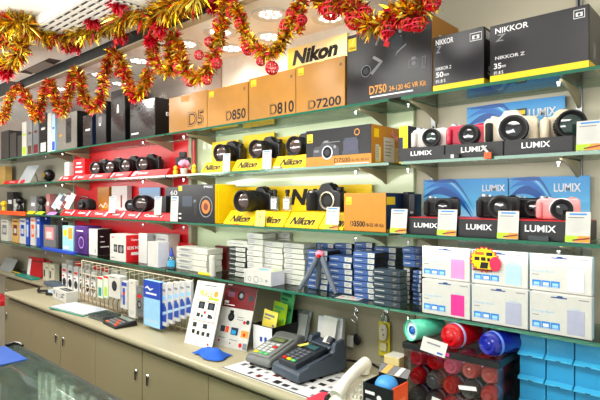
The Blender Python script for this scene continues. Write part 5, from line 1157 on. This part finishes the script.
hangpack(97.5,102.5,277,298,1.41,.03,mat('mint_white',(206,216,196)),'slim pale green pack with red top, second from the oval box',[('r',0,.9,1,1,red),('r',.2,.1,.8,.5,teal)])
cols = [red,black2,red,black2,darkred,black2]
for k in range(6):
    a = 62+k*5.8
    hangpack(a,a+4.6,264+k*1.6,292+1.5*k,1.60+.004*(k%2),.02,mat('pack_white',(228,226,222),.4),['white pack with red label at the far end of the counter row','white pack with round black gadget, second in the counter row','white pack with red strip, third in the counter row','white pack with black gadget, fourth in the counter row','white pack with dark red strip, fifth in the counter row','white pack with black gadget beside the pale green packs'][k],[('r',.0,.62,1,.95,lgrey),('r',.15,.70,.85,.80,cols[k]),('c',.5,.28,.38,black2 if k%2 else slate2),('r',.1,.5,.5,.56,cols[(k+2)%6])],side=lgrey)
for k in range(7):
    a = 66+k*9
    hangpack(a,a+7,260+k*1.8,290+k*2.2,1.66,.02,mat('pack_white2',(214,210,204),.4),['pale pack behind the rack at its far end','pale pack with red band behind the rack, second from the far end','pale pack behind the rack, third from the far end','pale pack with red top behind the rack, fourth from the far end','pale pack behind the rack behind the oval box','pale pack behind the rack behind the tall plain pack','pale pack behind the rack behind the headset pack'][k],[('r',0,.84,1,1,red if k in (1,3,4) else lgrey),('r',.2,.2,.8,.5,greyp)],group='pale packs hanging behind the wire rack')
# ---- counter odds and ends
p = on(85,308); t = empty('document_folder',(p.x+.03,1.352,CT+.0006),math.radians(6))
MB().box(-.19,.19,-.085,.085,0,.006,teal).build('cover',t,.002); MB().box(-.180,.188,-.079,.083,.0062,.013,white).build('sheets',t,.001); MB().box(-.182,.186,-.080,.082,.0132,.0140,mat('gloss_sleeve',(196,206,214),.35,var=.25,scale=14)).build('clear_sleeve',t,smooth=0)
T(t,'teal-edged folder with glossy white sheets lying on the counter','folder')
p = on(106,318); t = empty('clear_tray',(p.x,1.36,CT+.0006),.05)
ct = mat_glass('tray_clear',(214,222,220),.4,.05,.2,(150,160,160))
MB().box(-.08,.08,-.055,.055,0,.003,ct).build('base',t,smooth=0)
for a in ((-.08,.08,-.055,-.052),(-.08,.08,.052,.055),(-.08,-.077,-.0519,.0519),(.077,.08,-.0519,.0519)): MB().box(*a,.0031,.026,ct).build('side_wall',t,smooth=0)
MB().box(-.06,.05,-.035,.035,.0032,.014,slate2).build('lining',t,.003)
T(t,'shallow clear tray with dark lining on the counter beside the folder','tray')
p = on(128,323); t = empty('calculator',(p.x,1.345,CT+.0006),-.1)
MB().prism([(-.06,0),(-.06,.012),(.06,.028),(.064,0)],'x',-.085,.085,black).build('body',t,.004)
MB().prism([(.022,.0245),(.050,.0282),(.050,.029),(.022,.0253)],'x',-.07,.07,mat('lcd_grey',(130,144,136),.2)).build('screen',t)
for r in range(3):
    for c in range(5): MB().box(-.07+c*.029,-.048+c*.029,-.05+r*.022,-.035+r*.022,.012+r*.003,.0185+r*.003,greyp if (r+c)%4 else orange).build('key',t,.001)
T(t,'black desk calculator with grey keys on the counter before the rack','calculator')
p = on(64,301); t = empty('gadget_carton',(p.x-.03,p.y-.02,CT+.0008),math.radians(-4))
MB().box(-.13,.13,0,.075,0,.072,white,top=offwhite).build('carton',t,.002); marks(t,'lettering',(-.13,0,0),(.26,0,0),(0,0,.072),[('t','K',.30,.28,.40,.66,ink,.03),('c',.55,.45,.05,ink),('c',.55,.45,.035,whiteink),('r',.66,.4,.82,.5,ink),('r',.08,.5,.2,.8,greyink),('p',[(.7,.6),(.9,.7),(.9,.78),(.7,.7)],ink)]); marks(t,'top_print',(-.13,0,.072),(.26,0,0),(0,.075,0),[('r',.3,.2,.9,.8,ink),('r',.35,.35,.8,.6,greyink)]); T(t,'white carton with black line drawings lying before the wire rack','box')
o = MB().tube([(-.16,.03,.008),(-.09,.0,.010),(-.03,-.02,.014),(.04,.01,.02),(.10,-.015,.012),(.15,.01,.008)],.009,black).build('cable_bundle',None,loc=(W(46,1.44),1.42,CT+.002)); T(o,'black cable bundle lying on the counter beside the white line-drawn carton','cable')
p = on(42,293); o = MB().box(-.10,.10,-.03,.03,0,.012,mat('pale_blue_pack',(200,212,222),.4)).build('flat_pack',None,.002,loc=(W(53,1.47),1.485,CT+.001)); marks(o,'printed_label',(-.1,-.03,.012),(.2,0,0),(0,.06,0),[('r',.3,.2,.8,.8,blueprint)]); T(o,'flat white and blue pack lying behind the black cable bundle','pack')
o = MB().box(-.16,.16,-.04,.04,0,.03,mat('slate_pack',(90,104,120),.4)).build('flat_pack',None,.003,loc=(W(57,1.60),1.60,CT+.001)); T(o,'slate blue flat pack lying against the wall behind the rack','pack')
# far counter
def far(px,py): 
    v = on(px,py); v.y = min(v.y,1.70); v.x = W(px,v.y); return v
p = far(33,277); o = MB().box(-.20,.20,-.035,.035,0,.016,mat('teal_tray',(40,150,130),.4)).build('flat_tray',None,.003,loc=(p.x,1.615,CT+.001)); T(o,'flat teal tray on the set-back counter edge','tray')
for i,(px,m,lab,h) in enumerate(((34,redpanel,'red upright card box leaning on the far counter, behind the teal tray',.17),(40,red,'red upright card box second on the far counter',.15))):
    o = MB().box(-.12,.12,0,.012,0,h,m,left=white).build('card_box',None,.001,loc=(W(px,1.66+.02*i),1.66+.03*i,CT+.001),rot=(-.12,.0,.15)); marks(o,'printed_label',(-.12,0,0),(.24,0,0),(0,0,h),[('r',.0,.1,.2,.9,whiteink),('r',.3,.78,.9,.84,darkred)]); T(o,lab,'box')
for i,(px,lab) in enumerate(((46,'cream upright pack beside the red card boxes'),(52,'cream upright pack nearest the rack on the far counter'))):
    o = carton('upright_pack',lab,'pack',W(px-3,1.66),W(px+2.4,1.66),1.66,CT+.001,.145,.04,mat('cream_pack',(206,200,176),.5)); mark_front(o,[('r',.1,.2,.4,.6,slate),('r',.5,.7,.9,.78,greyink)])
p = far(17,262); o = MB().box(-.30,.30,-.03,.03,0,.018,boxblack).build('flat_case',None,.004,loc=(W(17,1.66),1.665,CT+.001)); marks(o,'yellow_stripe',(-.3,-.03,0),(.6,0,0),(0,0,.018),[('r',.0,.3,1,.75,yellow)]); T(o,'flat black case with a yellow stripe on the far counter','case')
o = MB().prism([(0,0),(.004,0),(.06,.11),(.056,.11)],'x',-.16,.16,mat('grey_display',(150,156,156),.3)).build('tilted_panel',None,loc=(W(5,1.62),1.62,CT+.001)); T(o,'grey tilted display panel at the far end of the counter','panel')
# ================================================================== TINSEL GARLANDS
tg = mat('tinsel_gold',(246,186,24),.22,.75,var=.35,scale=60); tg2 = mat('tinsel_gold_glint',(255,232,110),.2,.6,var=.2,scale=60); to = mat('tinsel_gold_shade',(120,74,12),.3,.7,var=.3,scale=60); tr = mat('tinsel_red',(204,16,38),.25,.5,var=.3,scale=60); tp = mat('tinsel_pink_red',(240,76,96),.25,.3,var=.3,scale=60)  # pale and dark golds put glint and shade into the strip colours
def catmull(pts, n=14):
    out = []
    for i in range(len(pts)-1):
        p0, p1, p2, p3 = pts[max(0,i-1)], pts[i], pts[i+1], pts[min(len(pts)-1,i+2)]
        for k in range(n):
            t = k/n; out.append(.5*((2*p1)+(p2-p0)*t+(2*p0-5*p1+4*p2-p3)*t*t+(3*p1-p0-3*p2+p3)*t**3))
    out.append(pts[-1]); return out
def garland(label, pix, D, r, dens, redshare=.35, balls=(), redpatch=(), seed=1):
    rnd = random.Random(seed)
    Ds = D if isinstance(D,(list,tuple)) else [D]*len(pix)
    c = catmull([P(a,b,d) for (a,b),d in zip(pix,Ds)])
    org = c[0].copy(); c = [p-org for p in c]
    seglen = [(c[i+1]-c[i]).length for i in range(len(c)-1)]; tot = sum(seglen)
    root = MB().tube(c,.003,to,6).build('tinsel_garland',None,loc=org)
    gold_, red_ = MB(), MB()
    for _ in range(int(tot*dens)):
        s = rnd.random()*tot; i = 0
        while i < len(seglen)-1 and s > seglen[i]: s -= seglen[i]; i += 1
        p = c[i].lerp(c[i+1], s/max(1e-6,seglen[i])); tan = (c[i+1]-c[i]).normalized()
        d = Vector((rnd.gauss(0,1),rnd.gauss(0,1),rnd.gauss(0,1))); d -= tan*d.dot(tan); d.normalize(); d = (d+tan*rnd.uniform(-.7,.7)).normalized()
        L = r*rnd.uniform(.55,1.15); wv = d.cross(Vector((rnd.gauss(0,1),rnd.gauss(0,1),rnd.gauss(0,1)))).normalized()*(rnd.uniform(.0026,.0056))
        droop = Vector((0,0,-r*.18*rnd.random())); q = p+d*L*.55; e = p+d*L+droop
        q2 = P.__class__ and q
        isr = rnd.random() < redshare
        m = rnd.choice([tr,tr,tp]) if isr else rnd.choice([tg,tg,tg2,to])
        (red_ if isr else gold_).add([p-wv*.5,p+wv*.5,q+wv,q-wv,e],[(0,1,2,3),(3,2,4)],m)
    g = gold_.build('gold_tinsel',root,smooth=0); rd = red_.build('red_tinsel',root,smooth=0)
    for (a,b,dd,sc) in balls:
        pc = P(a,b,dd)-org; mb = MB(); R = .019*sc
        # filigree ball: rings in three planes and small scrolls
        for k in range(5):
            th = math.pi*k/5; u = Vector((math.cos(th),math.sin(th),0)); v = Vector((0,0,1))
            mb.tube([pc+(u*math.cos(q)+v*math.sin(q))*R for q in [2*math.pi*j/16 for j in range(16)]],.0019*sc,tr,5,True)
        for zz in (-.55,0,.55):
            rr = R*math.sqrt(1-zz*zz); mb.tube([pc+Vector((rr*math.cos(q),rr*math.sin(q),R*zz)) for q in [2*math.pi*j/16 for j in range(16)]],.0016*sc,tp,5,True)
        mb.tube([pc+Vector((0,0,R)),pc+Vector((0,0,R*1.5))],.001,tr,5)
        mb.build('filigree_ball',root)
    for (a,b,dd,sc) in redpatch:      # shredded red bows
        pc = P(a,b,dd)-org; mb = MB()
        for _ in range(int(150*sc)):
            d = Vector((rnd.gauss(0,1),rnd.gauss(0,1),rnd.gauss(0,1))).normalized(); L = .032*sc*rnd.uniform(.5,1.1); wv = d.cross(Vector((rnd.gauss(0,1),rnd.gauss(0,1),1))).normalized()*rnd.uniform(.003,.006)
            q = pc+d*L*.6; e = pc+d*L+Vector((0,0,-.008)); mb.add([pc-wv*.3,pc+wv*.3,q+wv,q-wv,e],[(0,1,2,3),(3,2,4)],rnd.choice([tr,tp,tr]))
        mb.build('red_bow',root,smooth=0)
    T(root,label,'garland','gold and red tinsel garlands'); return root
B = 1.235
def DH(px,py,h=.80,mx=1.2):
    D = h*F/(HOR-py)/ (DEP(px,1.0)); return min(mx,D)

TA = [(-14,26),(4,24),(20,22),(36,29),(55,33),(75,32),(95,27),(112,24),(124,14),(138,10),(152,20),(166,8),(182,2),(200,-6)]
A_ = lambda a,b,sc: (a,b,DH(a,min(b,40),.80,1.15),sc)
garland('thick gold tinsel garland looping in front of the air conditioner',TA,[DH(a,b,.80,1.15) for a,b in TA],.082,2000,.10,
  redpatch=[A_(92,20,1.5),A_(120,36,1.4),A_(68,46,1.4),A_(118,4,1.6),A_(76,47,1.2),A_(50,44,.9),A_(150,40,1.2),A_(160,28,1.3)],seed=3)
TB = [(-14,34),(0,42),(10,36),(22,44),(16,58),(4,64),(-12,58)]
garland('big gold tinsel tail hanging at the frame edge under the thick garland',TB,[.86]*len(TB),.060,1700,.12,seed=5,redpatch=[(6,72,.86,1.5)])
garland('festooned gold and red tinsel garland along the soffit edge over the far cartons',[(-12,112),(2,120),(10,98),(20,88),(30,104),(38,118),(43,96),(50,82),(56,100),(62,113),(68,98),(74,72),(80,78),(85,98),(93,108),(101,98),(106,70),(113,52),(121,62),(128,82),(136,94),(143,88),(150,70)],B,.044,2300,.34,seed=7,
  balls=[(100,76,B,.9),(146,72,B,.9)],redpatch=[(22,100,B,.9),(50,90,B,1.1),(58,108,B,1),(82,100,B,1.2),(76,80,B,1.1),(135,97,B,1.1),(118,72,B,.9),(100,100,B,.9),(40,112,B,.8)])
garland('gold tinsel garland with red filigree balls dropping in deep loops before the downlights',[(146,-8),(152,10),(158,30),(152,50),(160,66),(172,70),(170,48),(174,36),(180,52),(184,68),(194,77),(206,72),(212,58),(218,42),(222,24),(224,6),(226,-8)],B,.042,2300,.24,seed=9,
  balls=[(191,9,B,1.1),(217,24,B,1),(209,42,B,1),(217,63,B,1.1),(207,80,B,1),(190,82,B,1),(199,55,B,1),(178,68,B,1.1),(150,62,B,.9)],redpatch=[(162,22,B,1.2),(152,44,B,1.0),(157,60,B,.8),(214,6,B,1.3),(168,56,B,.7)])
garland('shorter tinsel loop with red filigree balls hanging before the white upper panel',[(224,-10),(232,2),(238,12),(243,26),(248,40),(256,48),(266,53),(276,50),(283,40),(290,26),(297,10),(300,-8)],B,.036,2300,.14,seed=11,
  balls=[(231,12,B,1),(240,24,B,1.1),(247,46,B,1.2),(248,50,B,1),(261,61,B,.9),(272,68,B,1.2),(286,26,B,1.2),(292,14,B,1.1),(234,3,B,1)],redpatch=[(230,0,B,1)])
garland('short tinsel strand hanging straight down beside the yellow sign',[(303,-10),(304,4),(302,16),(300,26),(298,34)],B,.022,1600,.5,seed=13,balls=[(302,20,B,.9)])
garland('bushy tinsel garland with large red scrolls over the big black carton',[(316,-8),(324,4),(336,6),(346,-2),(356,10),(362,22),(372,26),(384,22),(394,12),(404,8),(414,16),(420,10),(428,-4)],B,.050,2300,.22,seed=15,
  balls=[(331,10,B,1.6),(343,4,B,1.1),(355,20,B,1.5),(365,14,B,1.2),(388,28,B,1.2),(410,22,B,1.3),(418,24,B,1.1),(432,2,B,1.2),(352,2,B,1)],redpatch=[(352,14,B,.9),(400,18,B,1),(416,8,B,.9),(386,34,B,.5)])
# ================================================================== CAMERA, WORLD
cam = bpy.data.cameras.new('camera'); cam.sensor_width = 36; cam.lens = 30.0; cam.shift_y = -1/600; cam.clip_start = .02
co = bpy.data.objects.new('camera', cam); C.objects.link(co); co.location = (0,0,CZ); co.rotation_euler = (math.pi/2, 0, YAW); SC.camera = co
w = bpy.data.worlds.new('world'); SC.world = w; w.use_nodes = True
bg = w.node_tree.nodes['Background']; bg.inputs[0].default_value = (1,.995,.98,1); bg.inputs[1].default_value = .85
SC.view_settings.view_transform = 'Standard'; SC.view_settings.look = 'None'; SC.view_settings.exposure = .06; SC.view_settings.gamma = .93
SC.cycles.transparent_max_bounces = 24; SC.cycles.max_bounces = 8
for o in bpy.data.objects:
    for k in ('_w','_d','_h'):
        if k in o: del o[k]
